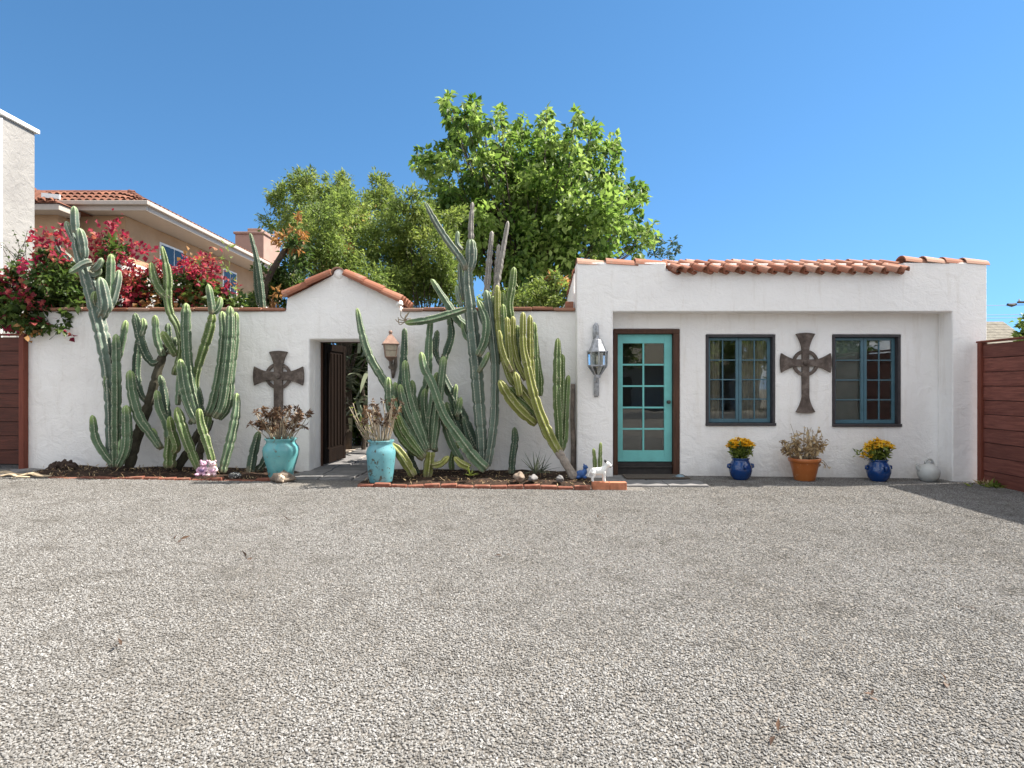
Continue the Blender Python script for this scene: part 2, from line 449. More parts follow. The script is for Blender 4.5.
# ------------------------------------------------------------------ columnar cactus stems
def cactus_stem(parent, pts, w, mat='cactus_green', ribs=6, Y0=9.4, Y1=None, tip=True, seglen=None, rough=False, deep=.44):
    """pts: pixel track from root to tip, w: width in pixels (one or per point)."""
    if Y1 is None: Y1 = Y0
    n = len(pts)
    w = w * 1.03 if isinstance(w, (int, float)) else tuple(q * 1.03 for q in w)
    ws = [w] * n if isinstance(w, (int, float)) else ([w[0] + (w[1] - w[0]) * i / (n - 1) for i in range(n)] if len(w) == 2 and n != 2 else list(w))
    ys = [Y0 + (Y1 - Y0) * (i / (n - 1)) for i in range(n)]
    P3 = [at(p[0], p[1], y) for p, y in zip(pts, ys)]
    path, par = smoothpath(P3, .022)
    L = [0.0]
    for i in range(1, len(path)): L.append(L[-1] + (path[i] - path[i - 1]).length)
    tot = L[-1]
    seglen = seglen or random.uniform(.32, .5); s0 = random.uniform(.1, seglen)
    nv = ribs * 6; vs = []; fs = []; rib = []; ln = []; tf = []
    ph = random.random() * 6; up = None; tw = random.uniform(-.15, .15)
    tint = random.random() * (.8 if mat != 'cactus_dead' else .5)
    m = 0
    for i, p in enumerate(path):
        d = (path[min(i + 1, len(path) - 1)] - path[max(i - 1, 0)]).normalized()
        if up is None: up = Vector((0, 1, 0)) if abs(d.y) < .9 else Vector((0, 0, 1))
        a = d.cross(up).normalized(); up = a.cross(d).normalized()
        f = par[i] * (n - 1); k0 = min(int(f), n - 2); t = f - k0
        R = (ws[k0] * (1 - t) + ws[k0 + 1] * t) * .5 * p.y / F
        x = ((L[i] - s0 + seglen / 2) % seglen) - seglen / 2
        if mat == 'cactus_dead': R *= 1 + .28 * noise.noise(Vector((L[i] * 16, ph, 3)))
        R *= 1 - .22 * math.exp(-(x / .028) ** 2) + .05 * math.cos(2 * PI * x / seglen) + .05 * noise.noise(Vector((L[i] * 11, ph, 0)))
        if tip:
            e = tot - L[i]; hl = R * 2.0
            if e < hl: R *= math.sqrt(max(.02, 1 - ((hl - e) / hl) ** 2))
        if L[i] < .06: R *= .82 + .18 * L[i] / .06
        for k in range(nv):
            th = 2 * PI * k / nv; q = math.cos(ribs * th)
            g = .5 + .5 * q
            rr = R * (1.04 - deep * (1 - g) ** 1.0 * (.6 if tip and tot - L[i] < R else 1))
            rr *= 1 + .035 * noise.noise(Vector((th * 1.3 + ph, L[i] * 6, ph)))
            th2 = th + ph + tw * L[i]
            vs.append(p + (a * math.cos(th2) + up * math.sin(th2)) * rr)
            rib.append(g); ln.append(L[i] + .01 * (k // 6)); tf.append(max(0.0, 1 - (tot - L[i]) / .16) if tip else 0.0)
    N = len(path)
    for i in range(N - 1):
        for k in range(nv):
            k2 = (k + 1) % nv; fs.append((i * nv + k, i * nv + k2, (i + 1) * nv + k2, (i + 1) * nv + k))
    fs.append(tuple((N - 1) * nv + k for k in range(nv))); fs.append(tuple(range(nv - 1, -1, -1)))
    mb = MB(); mb.add(vs, fs, tint + .001, rib=rib, len=ln, tipf=tf)
    return mb.build('stem', mat, parent, smooth=True)

# ------------------------------------------------------------------ foliage
def leaf_mesh(name, mat, parent, centers, length, width, tints, up_bias=.35, droop=0.0, org=None, outward=None, fold=.25, lift=.0):
    """centers: (n,3) array.  Each leaf is a folded diamond of four triangles, pointing any way with a lean outwards."""
    n = len(centers); C = np.asarray(centers, float)
    d = RNG.normal(size=(n, 3))
    if outward is not None: d = d * .65 + outward * .9
    d[:, 2] += lift - droop
    d /= np.linalg.norm(d, axis=1, keepdims=True) + 1e-9
    nr = RNG.normal(size=(n, 3)); nr[:, 2] += up_bias * 3
    nr -= d * np.sum(nr * d, axis=1, keepdims=True); nr /= np.linalg.norm(nr, axis=1, keepdims=True) + 1e-9
    sd = np.cross(d, nr)
    L = (length * RNG.uniform(.6, 1.3, n))[:, None]; W = L * (width / length) * RNG.uniform(.8, 1.2, n)[:, None]
    v0 = C; v1 = C + d * L * .42 + sd * W * .5 + nr * W * fold; v3 = C + d * L * .42 - sd * W * .5 + nr * W * fold
    v4 = C + d * L * .5; v2 = C + d * L - nr * L * .12
    V = np.stack([v0, v1, v2, v3, v4], axis=1).reshape(-1, 3)
    o3 = Vector(org) if org is not None else ORG[parent.name]
    V -= np.array([o3.x, o3.y, o3.z])
    idx = (np.arange(n) * 5)[:, None]
    T = np.concatenate([idx + np.array([[0, 1, 4]]), idx + np.array([[1, 2, 4]]), idx + np.array([[4, 2, 3]]), idx + np.array([[0, 4, 3]])], axis=1).reshape(-1, 3)
    me = bpy.data.meshes.new(name)
    me.vertices.add(len(V)); me.vertices.foreach_set('co', V.astype(np.float32).ravel())
    me.loops.add(T.size); me.loops.foreach_set('vertex_index', T.astype(np.int32).ravel())
    me.polygons.add(len(T)); me.polygons.foreach_set('loop_start', np.arange(0, T.size, 3, dtype=np.int32))
    me.update(calc_edges=True)
    a = me.attributes.new('tint', 'FLOAT', 'POINT'); a.data.foreach_set('value', np.repeat(np.clip(tints, 0, 1), 5).astype(np.float32))
    me.materials.append(MATS[mat])
    o = bpy.data.objects.new(name, me); COL.objects.link(o)
    if parent is not None: o.parent = parent
    else: o.location = o3
    ORG[o.name] = o3
    return o
def clump_points(clumps, dens, shell=.55, zsq=1.0, sub=7, tvar=.22, jit=.24):
    """clumps: (center Vector, radius).  Leaves gather round smaller sprays, so that gaps stay open between them."""
    C = []; O = []; T = []
    for c, r in clumps:
        n = max(6, int(dens * r * r)); c = np.array(c)
        ns = max(3, int(sub * max(.5, r / .4)))
        d = RNG.normal(size=(ns, 3)); d /= np.linalg.norm(d, axis=1, keepdims=True)
        rad = r * RNG.uniform(shell, 1.0, ns)[:, None]
        S = d * rad; S[:, 2] *= zsq
        st = RNG.normal(0, tvar, ns)
        k = RNG.integers(0, ns, n)
        p = S[k] + RNG.normal(size=(n, 3)) * r * jit
        C.append(c + p); o = p / (np.linalg.norm(p, axis=1, keepdims=True) + 1e-6); O.append(o)
        T.append(.5 + st[k] + RNG.normal(0, .12, n))
    return np.concatenate(C), np.concatenate(O), np.concatenate(T)
def pxclumps(lst, Y, depth, rep=2):
    out = []
    for px, py, r in lst:
        for k in range(rep):
            y = Y + RNG.uniform(-1, 1) * depth
            out.append((at(px + RNG.normal() * r * .12, py + RNG.normal() * r * .12, y), r * y / F))
    return out
def branches(parent, base, clumps, r0, mat='bark', fork=.45, name='trunk', every=1, seed=1):
    rnd = random.Random(seed); mb = MB(); base = Vector(base)
    cs = [Vector(c) for c, r in clumps]
    mean = sum(cs, Vector()) / len(cs); zmin = min(c.z for c in cs)
    top = Vector((base.x * .75 + mean.x * .25, base.y * .7 + mean.y * .3, base.z + (mean.z - base.z) * fork))
    mid = base.lerp(top, .5) + Vector((rnd.uniform(-.1, .1), rnd.uniform(-.1, .1), 0))
    path, par = smoothpath([base, mid, top], .25)
    mb.tube(path, [r0 * (1.25 - .55 * t) for t in par], 10)
    for c in cs[::every]:
        st = base.lerp(top, rnd.uniform(.6, 1.0))
        m = st.lerp(c, .5) + Vector((rnd.uniform(-.2, .2), rnd.uniform(-.2, .2), rnd.uniform(-.05, .25)))
        path, par = smoothpath([st, m, c], .25)
        mb.tube(path, [r0 * (.17 - .14 * t) for t in par], 6)
    return mb.build(name, mat, parent, smooth=True)

# ================================================================== GROUND
def build_ground():
    mb = MB(); xs = [-320, -12, 12, 320]; ys = [-200, 420]
    vs = [(x, y, gz(x)) for y in ys for x in xs]
    mb.add(vs, [(i, i + 1, i + 5, i + 4) for i in range(3)])
    tag(mb.build('ground', 'gravel_ground'), kind='structure')
    # loose gravel stones over the near court
    pm = MB(); X0, X1, Y0, Y1 = -8.6, 8.3, 1.2, 9.8
    nx, ny = 34, 18
    vs = [(X0 + (X1 - X0) * i / nx, Y0 + (Y1 - Y0) * j / ny, gz(X0 + (X1 - X0) * i / nx) + .003) for j in range(ny + 1) for i in range(nx + 1)]
    fs = []
    for j in range(ny):
        for i in range(nx):
            xc = X0 + (X1 - X0) * (i + .5) / nx; yc = Y0 + (Y1 - Y0) * (j + .5) / ny
            if yc > 8.75 and xc < -2.9: continue
            if yc > 8.45 and -2.9 <= xc < 1.9: continue
            if abs(xc) > yc * .84 + 1.7: continue
            fs.append((j * (nx + 1) + i, j * (nx + 1) + i + 1, (j + 1) * (nx + 1) + i + 1, (j + 1) * (nx + 1) + i))
    pm.add(vs, fs)
    o = pm.build('gravel', 'gravel_stone')
    tag(o, kind='stuff')
    o['label'] = 'pale grey crushed gravel spread over the whole forecourt'
    ng = bpy.data.node_groups.new('gravel_scatter', 'GeometryNodeTree')
    ng.interface.new_socket('Geometry', in_out='INPUT', socket_type='NodeSocketGeometry')
    ng.interface.new_socket('Geometry', in_out='OUTPUT', socket_type='NodeSocketGeometry')
    N = ng.nodes; Lk = ng.links
    gi = N.new('NodeGroupInput'); go = N.new('NodeGroupOutput')
    dp = N.new('GeometryNodeDistributePointsOnFaces'); dp.inputs['Density'].default_value = 3300
    ico = N.new('GeometryNodeMeshIcoSphere'); ico.inputs['Radius'].default_value = .0058; ico.inputs['Subdivisions'].default_value = 1
    sm = N.new('GeometryNodeSetMaterial'); sm.inputs['Material'].default_value = MATS['gravel_stone']
    ip = N.new('GeometryNodeInstanceOnPoints')
    rs = N.new('FunctionNodeRandomValue'); rs.data_type = 'FLOAT_VECTOR'
    rs.inputs[0].default_value = (.5, .5, .35); rs.inputs[1].default_value = (1.6, 1.3, .85)
    rr = N.new('FunctionNodeRandomValue'); rr.data_type = 'FLOAT_VECTOR'
    rr.inputs[0].default_value = (-.5, -.5, 0); rr.inputs[1].default_value = (.5, .5, 6.283)
    pos = N.new('GeometryNodeInputPosition'); sx = N.new('ShaderNodeSeparateXYZ'); mr = N.new('ShaderNodeMapRange')
    mr.inputs['From Min'].default_value = 2.5; mr.inputs['From Max'].default_value = 8.5; mr.inputs['To Min'].default_value = 7800; mr.inputs['To Max'].default_value = 3800
    Lk.new(pos.outputs[0], sx.inputs[0]); Lk.new(sx.outputs[1], mr.inputs['Value']); Lk.new(mr.outputs[0], dp.inputs['Density'])
    Lk.new(gi.outputs[0], dp.inputs['Mesh']); Lk.new(dp.outputs['Points'], ip.inputs['Points'])
    Lk.new(ico.outputs['Mesh'], sm.inputs['Geometry']); Lk.new(sm.outputs[0], ip.inputs['Instance'])
    Lk.new(rr.outputs[0], ip.inputs['Rotation']); Lk.new(rs.outputs[0], ip.inputs['Scale'])
    Lk.new(ip.outputs[0], go.inputs[0])
    md = o.modifiers.new('scatter', 'NODES'); md.node_group = ng
build_ground()

def soil_strip(name, x0, x1, yf0, yf1, yb, h):
    mb = MB(); nx = max(6, int((x1 - x0) / .08)); ny = 14; vs = []
    for j in range(ny + 1):
        for i in range(nx + 1):
            u = i / nx; v = j / ny; x = x0 + (x1 - x0) * u; yf = yf0 + (yf1 - yf0) * u
            y = yf + (yb - yf) * v
            e = min(1, v * 6) * min(1, u * 12, (1 - u) * 12)
            z = gz(x) - .02 + e * (h + .03 * noise.noise(Vector((x * 3, y * 3, 1))) + .018 * noise.noise(Vector((x * 11, y * 11, 4))))
            vs.append((x, y, z))
    mb.add(vs, [(j * (nx + 1) + i, j * (nx + 1) + i + 1, (j + 1) * (nx + 1) + i + 1, (j + 1) * (nx + 1) + i) for j in range(ny) for i in range(nx)])
    tag(mb.build(name, 'bed_soil', smooth=True), kind='structure')
soil_strip('planting_bed', -7.4, -3.3, 8.95, 8.85, 9.80, .075)
soil_strip('planting_bed', -2.25, 1.28, 8.50, 8.42, 9.85, .085)

def slab(mb, x0, x1, y0, y1, h, tint=0):
    b = gz((x0 + x1) / 2); mb.box(x0, x1, y0, y1, b - .05, b + h, tint)
mb = MB()     # flagstones before the turquoise door
for x0, x1, y0, y1 in ((1.36, 1.62, 8.62, 9.14), (1.63, 2.22, 8.66, 9.12), (2.235, 2.80, 8.68, 9.13), (1.40, 2.0, 9.135, 9.62), (2.02, 2.66, 9.14, 9.60)):
    slab(mb, x0, x1, y0, y1, .028 + random.uniform(-.005, .005))
tag(mb.build('doorstep_paving', 'slate', bevel=.008), kind='structure')
mb = MB()
rp = random.Random(3)
y = 8.95
while y < 13.8:
    d = rp.uniform(.42, .6); x = -3.32
    while x < -2.2:
        w = rp.uniform(.35, .6); slab(mb, x, min(x + w - .02, -2.12), y, y + d - .02, .022 + rp.uniform(-.006, .006)); x += w
    y += d
tag(mb.build('path', 'slate', bevel=.008), kind='structure')
mb = MB(); mb.box(-8.5, 6, 11.5, 13.9, .05, .125); mb.box(-8.5, -3.4, 10.85, 11.5, .05, .123)
tag(mb.build('courtyard_paving', 'path_stone'), kind='structure')

# ================================================================== HOUSE (casita)
def wall_grid(mb, xs, zs, holes, y0, y1):
    nx, nz = len(xs) - 1, len(zs) - 1
    solid = [[True] * nz for _ in range(nx)]
    for (a, b, c, d) in holes:
        for i in range(nx):
            for j in range(nz):
                if xs[i] >= a - 1e-6 and xs[i + 1] <= b + 1e-6 and zs[j] >= c - 1e-6 and zs[j + 1] <= d + 1e-6: solid[i][j] = False
    vid = {}; vs = []; fs = []
    def V(i, j, k):
        if (i, j, k) not in vid: vid[(i, j, k)] = len(vs); vs.append((xs[i], (y0, y1)[k], zs[j]))
        return vid[(i, j, k)]
    S = lambda i, j: 0 <= i < nx and 0 <= j < nz and solid[i][j]
    for i in range(nx):
        for j in range(nz):
            if not solid[i][j]: continue
            fs.append((V(i, j, 0), V(i + 1, j, 0), V(i + 1, j + 1, 0), V(i, j + 1, 0)))
            fs.append((V(i, j, 1), V(i, j + 1, 1), V(i + 1, j + 1, 1), V(i + 1, j, 1)))
            if not S(i - 1, j): fs.append((V(i, j, 0), V(i, j + 1, 0), V(i, j + 1, 1), V(i, j, 1)))
            if not S(i + 1, j): fs.append((V(i + 1, j, 0), V(i + 1, j, 1), V(i + 1, j + 1, 1), V(i + 1, j + 1, 0)))
            if not S(i, j - 1): fs.append((V(i, j, 0), V(i, j, 1), V(i + 1, j, 1), V(i + 1, j, 0)))
            if not S(i, j + 1): fs.append((V(i, j + 1, 0), V(i + 1, j + 1, 0), V(i + 1, j + 1, 1), V(i, j + 1, 1)))
    mb.add(vs, fs)

def build_house():
    X = lambda p: wx(p, YF); Z = lambda p: wz(p, YF)
    xr = lambda p: wx(p, YR); zr = lambda p: wz(p, YR)
    h = thing('white_house', (X(780), YF, gz(X(780))), 'low white stucco house with a clay tiled parapet, a turquoise glazed door and two windows', 'house')
    x0, x1 = X(577), X(987); zt = Z(262.5); zt2 = Z(271); B = -.35
    mb = MB()
    xs = [x0, X(613), X(666), X(904), X(952.5), x1]; zs = [B, Z(311.5), zt2, zt]
    wall_grid(mb, xs, zs, [(X(613), X(952.5), B, Z(311.5)), (X(666), X(904), zt2, zt)], YF, YR)
    DW = (xr(613.2), xr(679.5), zr(329), )
    W1 = (xr(706), xr(775), zr(425.5), zr(334.5)); W2 = (xr(832.5), xr(900.5), zr(426.5), zr(334.5))
    xs = sorted([x0, DW[0], DW[1], W1[0], W1[1], W2[0], W2[1], x1]); zs = sorted([B, W2[2], W1[2], W1[3], DW[2], 3.0])
    wall_grid(mb, xs, zs, [(DW[0], DW[1], B, DW[2]), W1, W2], YR + .0, YR + .22)
    # left, right and back walls
    yb = 14.5; a = YR + .222
    prof = [(YR, B), (YR, zt - .03), (11.5, 3.05), (yb, 3.0), (yb, B)]
    for xa, xb in ((x0 + .001, x0 + .2), (x1 - .2, x1 - .001)):
        p2 = [(a, B), (a, zt - .06), (11.4, 3.09), (yb, 3.02), (yb, B)]
        vs = [(xa, y, z) for y, z in p2] + [(xb, y, z) for y, z in p2]; n = 5
        mb.add(vs, [tuple(range(n)), tuple(range(2 * n - 1, n - 1, -1))] + [((i + 1) % n, i, i + n, (i + 1) % n + n) for i in range(n)])
    mb.box(x0 + .2, x1 - .2, yb - .2, yb, B, 3.02)
    mb.box(x0 + .202, x1 - .202, a, yb - .2, 2.75, 2.95)
    mb.box(X(667), X(903.5), YF + .035, YF + .31, zt2 + .001, zt2 + .125)
    mb.build('wall', 'stucco_white', h, bevel=.022, seg=3)
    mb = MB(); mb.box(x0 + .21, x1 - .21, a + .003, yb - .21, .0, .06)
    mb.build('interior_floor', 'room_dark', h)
    # clay tiles: lengthwise coping left and right, a short skirt of barrel tiles in the middle
    mb = MB(); rnd = random.Random(5)
    def coping(pa, pb, ztop, n, r=.12, yc=YF + .13, dz0=0, dz1=0):
        xa, xb = X(pa), X(pb)
        for i in range(n):
            u0, u1 = i / n, (i + 1) / n
            A = (xa + (xb - xa) * u0 - .015, yc + rnd.uniform(-.015, .015), ztop + dz0 * (1 - u0) + dz1 * u0 + .012 + rnd.uniform(-.006, .006))
            Bq = (xa + (xb - xa) * u1 + .03, yc + rnd.uniform(-.015, .015), ztop + dz0 * (1 - u1) + dz1 * u1 - .006)
            mb.halftile(A, Bq, r, r * .84, (0, 0, 1), .016, 8, rnd.uniform(.25, 1), arc=PI * .8)
    coping(578, 666, zt - .085, 3, .165)
    coping(906, 988, zt - .075, 4, .16, dz0=.04, dz1=0)
    n = 10; p0, p1 = 668, 906
    pw = X(p1) - X(p0); pitch = pw / n
    for i in range(n):      # upper row, laid along the wall, each lip standing over the next
        xa = X(p0) + pitch * i; xb = xa + pitch
        mb.halftile((xa - .02, YF + .30, zt2 + .125 + rnd.uniform(-.01, .01)), (xb + .07, YF + .30 + rnd.uniform(-.02, .02), zt2 + .105), .118, .09, (0, 0, 1), .022, 9, rnd.uniform(.45, 1))
    def slope(xc, dx, yb_, zb_, yf_, zf_, r0, r1, up, tn, arc): mb.halftile((xc - dx, yb_, zb_), (xc + .05, yf_, zf_), r0, r1, (0, -.5, up), .02, 9, tn, arc=arc)
    m2 = 15; pt = pw / m2   # pans and covers of the skirt, leaning out over the wall and swung to the right
    for i in range(m2):
        xc = X(p0) + pt * (i + .5); slope(xc - .02, .16, YF + .22, zt2 + .17, YF - .085 + rnd.uniform(-.02, .01), zt2 + .012, .075, .088, -1, rnd.uniform(.0, .3), PI * .85)
    for i in range(m2 + 1):
        xc = X(p0) + pt * i + (.10 if i == 0 else 0) - (.12 if i == m2 else 0)
        slope(xc, .05 if i == 0 else rnd.uniform(.13, .22), YF + .20, zt2 + .12, YF - .12 + rnd.uniform(-.03, .01), zt2 - .045 + rnd.uniform(-.012, .012), .072, .090, 1, rnd.uniform(.2, .95), PI * .97)
    for i in range(m2):     # upper course, peeping over the lower
        xc = X(p0) + pt * (i + .45) + rnd.uniform(-.02, .02)
        slope(xc, rnd.uniform(.10, .16), YF + .25, zt2 + .165, YF + .055 + rnd.uniform(-.02, .02), zt2 + .065, .07, .085, 1, rnd.uniform(.1, .9), PI * .95)
    # side parapet coping sloping back
    for i in range(3):
        y0 = YR + .2 + (11.4 - YR - .2) * i / 3; y1 = YR + .2 + (11.4 - YR - .2) * (i + 1) / 3
        f = lambda y: zt - .06 + (3.09 - zt + .06) * (y - YR - .222) / (11.4 - YR - .222) - .04
        mb.halftile((x0 + .09, y0 - .02, f(y0) + .02), (x0 + .09, y1 + .03, f(y1)), .12, .10, (0, 0, 1), .016, 8, rnd.uniform(.2, .8))
    mb.build('roof_tiles', 'terracotta_tile', h, smooth=False)
    # ---------------- door
    dl = Vector((xr(645), YR + .05, gz(2.1)))
    d = MB(); fx0, fx1 = DW[0] + .002, DW[1] - .002; fz = DW[2] - .002; yf, yb2 = YR - .018, YR + .20
    gb = gz(2.1) - .05
    d.box(fx0, fx0 + .07, yf, yb2, gb, fz - .075); d.box(fx1 - .10, fx1, yf, yb2, gb, fz - .075); d.box(fx0, fx1, yf - .004, yb2, fz - .075, fz)
    fr = d.build('door', 'door_frame', h, bevel=.006); fr['label'] = 'turquoise door with ten panes in a dark timber frame'
    lx0, lx1 = fx0 + .074, fx1 - .104; lz0, lz1 = zr(462) , fz - .079
    px0, px1 = xr(623.4), xr(665.2); pz0, pz1 = zr(450.8), zr(343)
    ly0, ly1 = YR + .06, YR + .105
    m = MB()
    m.box(lx0, px0, ly0, ly1, lz0, lz1); m.box(px1, lx1, ly0, ly1, lz0, lz1)
    m.box(px0, px1, ly0 + .001, ly1 - .001, lz0, pz0); m.box(px0, px1, ly0 + .001, ly1 - .001, pz1, lz1)
    xm = (px0 + px1) / 2
    m.box(xm - .014, xm + .014, ly0 + .006, ly1 - .006, pz0, pz1)
    for i in range(1, 5):
        z = pz0 + (pz1 - pz0) * i / 5
        m.box(px0, xm - .014, ly0 + .007, ly1 - .007, z - .014, z + .014); m.box(xm + .014, px1, ly0 + .007, ly1 - .007, z - .014, z + .014)
    m.build('door_leaf', 'teal_door', fr, bevel=.003)
    g = MB(); g.box(px0 + .001, px1 - .001, ly0 + .022, ly0 + .026, pz0 + .001, pz1 - .001); g.build('pane', 'pane_glass', fr)
    t = MB(); t.box(lx0, lx1, YR + .045, YR + .19, gb, zr(468)); t.box(lx0, lx1, YR + .02, YR + .19, zr(468) + .001, zr(466))
    t.box(lx0, lx1, YR + .075, YR + .19, zr(466) + .001, lz0 - .012)
    t.build('threshold', 'dark_step', fr, bevel=.005)
    k = MB(); kc = at(668.2, 402, YR + .06)
    k.lathe([(.028, 0), (.028, .008), (.012, .012), (.012, .035), (.026, .042), (.030, .055), (.022, .068), (.006, .072)], (0, 0, 0), 16)
    k.v = [(kc.x + v[0], ly0 - v[2], kc.z + v[1]) for v in k.v]
    k.build('handle', 'dark_metal', fr, smooth=True)
    for pz in (349, 396, 445):
        hg = MB(); hg.tube([at(617.3, pz, ly0 - .008) , at(617.3, pz + 6, ly0 - .008)], .009, 8); hg.build('hinge', 'dark_metal', fr)
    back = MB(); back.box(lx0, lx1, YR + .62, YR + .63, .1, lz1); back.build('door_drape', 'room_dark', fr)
    # ---------------- windows
    for wi, W in enumerate((W1, W2)):
        a0, a1, b0, b1 = W; e = .002
        w = MB(); T = .042
        w.box(a0 + e, a0 + T, YR - .012, YR + .17, b0 + T, b1 - T); w.box(a1 - T, a1 - e, YR - .012, YR + .17, b0 + T, b1 - T)
        w.box(a0 + e, a1 - e, YR - .015, YR + .17, b1 - T, b1 - e); w.box(a0 + e - .012, a1 - e + .012, YR - .03, YR - .001, b0 - .004, b0 + T - .001)
        w.box(a0 + e, a1 - e, YR + .001, YR + .17, b0 + e, b0 + T - .002)
        wo = w.build('window', 'window_wood', h, bevel=.004)
        wo['label'] = ('blue framed casement window with brown curtains, nearer the door' if wi == 0 else 'blue framed casement window with a pale screen in its left half')
        in0, in1, iz0, iz1 = a0 + T + .003, a1 - T - .003, b0 + T + .003, b1 - T - .003; mid = (in0 + in1) / 2
        for s, (c0, c1) in enumerate(((in0, mid - .003), (mid + .003, in1))):
            q = MB(); st = .045; y0, y1 = YR + .075, YR + .115
            q.box(c0, c0 + st, y0, y1, iz0, iz1); q.box(c1 - st, c1, y0, y1, iz0, iz1)
            q.box(c0 + st, c1 - st, y0 + .001, y1 - .001, iz1 - st, iz1); q.box(c0 + st, c1 - st, y0 + .001, y1 - .001, iz0, iz0 + st + .015)
            pc0, pc1, pz0, pz1 = c0 + st, c1 - st, iz0 + st + .015, iz1 - st; pm = (pc0 + pc1) / 2
            if not (wi == 1 and s == 0): q.box(pm - .009, pm + .009, y0 + .008, y1 - .008, pz0, pz1)
            for i in range(1, 4):
                z = pz0 + (pz1 - pz0) * i / 4
                q.box(pc0, pc1, y0 + .009, y1 - .009, z - .009, z + .009)
            q.build('sash', 'teal_sash', wo, bevel=.002)
            g = MB(); g.box(pc0 + .001, pc1 - .001, y0 + .02, y0 + .024, pz0 + .001, pz1 - .001); g.build('pane', 'pane_glass', wo)
        def drape(ca, cb, ph):
            c = MB(); n = 40; vs = []
            for zz in (iz0 - .05, iz1 + .03):
                for i in range(n + 1):
                    u = i / n; vs.append((ca + (cb - ca) * u, YR + .16 + .022 * math.sin(u * (cb - ca) * 75 + ph + (.3 if zz < iz1 else 0)), zz))
            c.add(vs, [(i, i + 1, n + 2 + i, n + 1 + i) for i in range(n)])
            cc = c.build('curtain', 'curtain', wo, smooth=True)
            sd = cc.modifiers.new('solid', 'SOLIDIFY'); sd.thickness = .004
        wd = in1 - in0
        if wi == 0:
            drape(in0 - .03, in0 + wd * .235, 0); drape(in0 + wd * .55, in1 + .03, 2)
        else:
            c = MB(); c.box(in0 - .02, mid - .01, YR + .135, YR + .14, iz0 - .02, iz1 + .02); c.build('screen', 'roller_screen', wo)
            c = MB()
            for z in (zr(365), zr(396)): c.lathe([(.004, 0), (.014, .01), (.014, .05), (.004, .06)], (in0 + wd * .73, YR + .45, z), 10)
            c.tube([(in0 + wd * .73, YR + .45, iz0), (in0 + wd * .73, YR + .45, zr(345))], .006, 6)
            c.build('blind_cord', 'cream_paint', wo)
build_house()

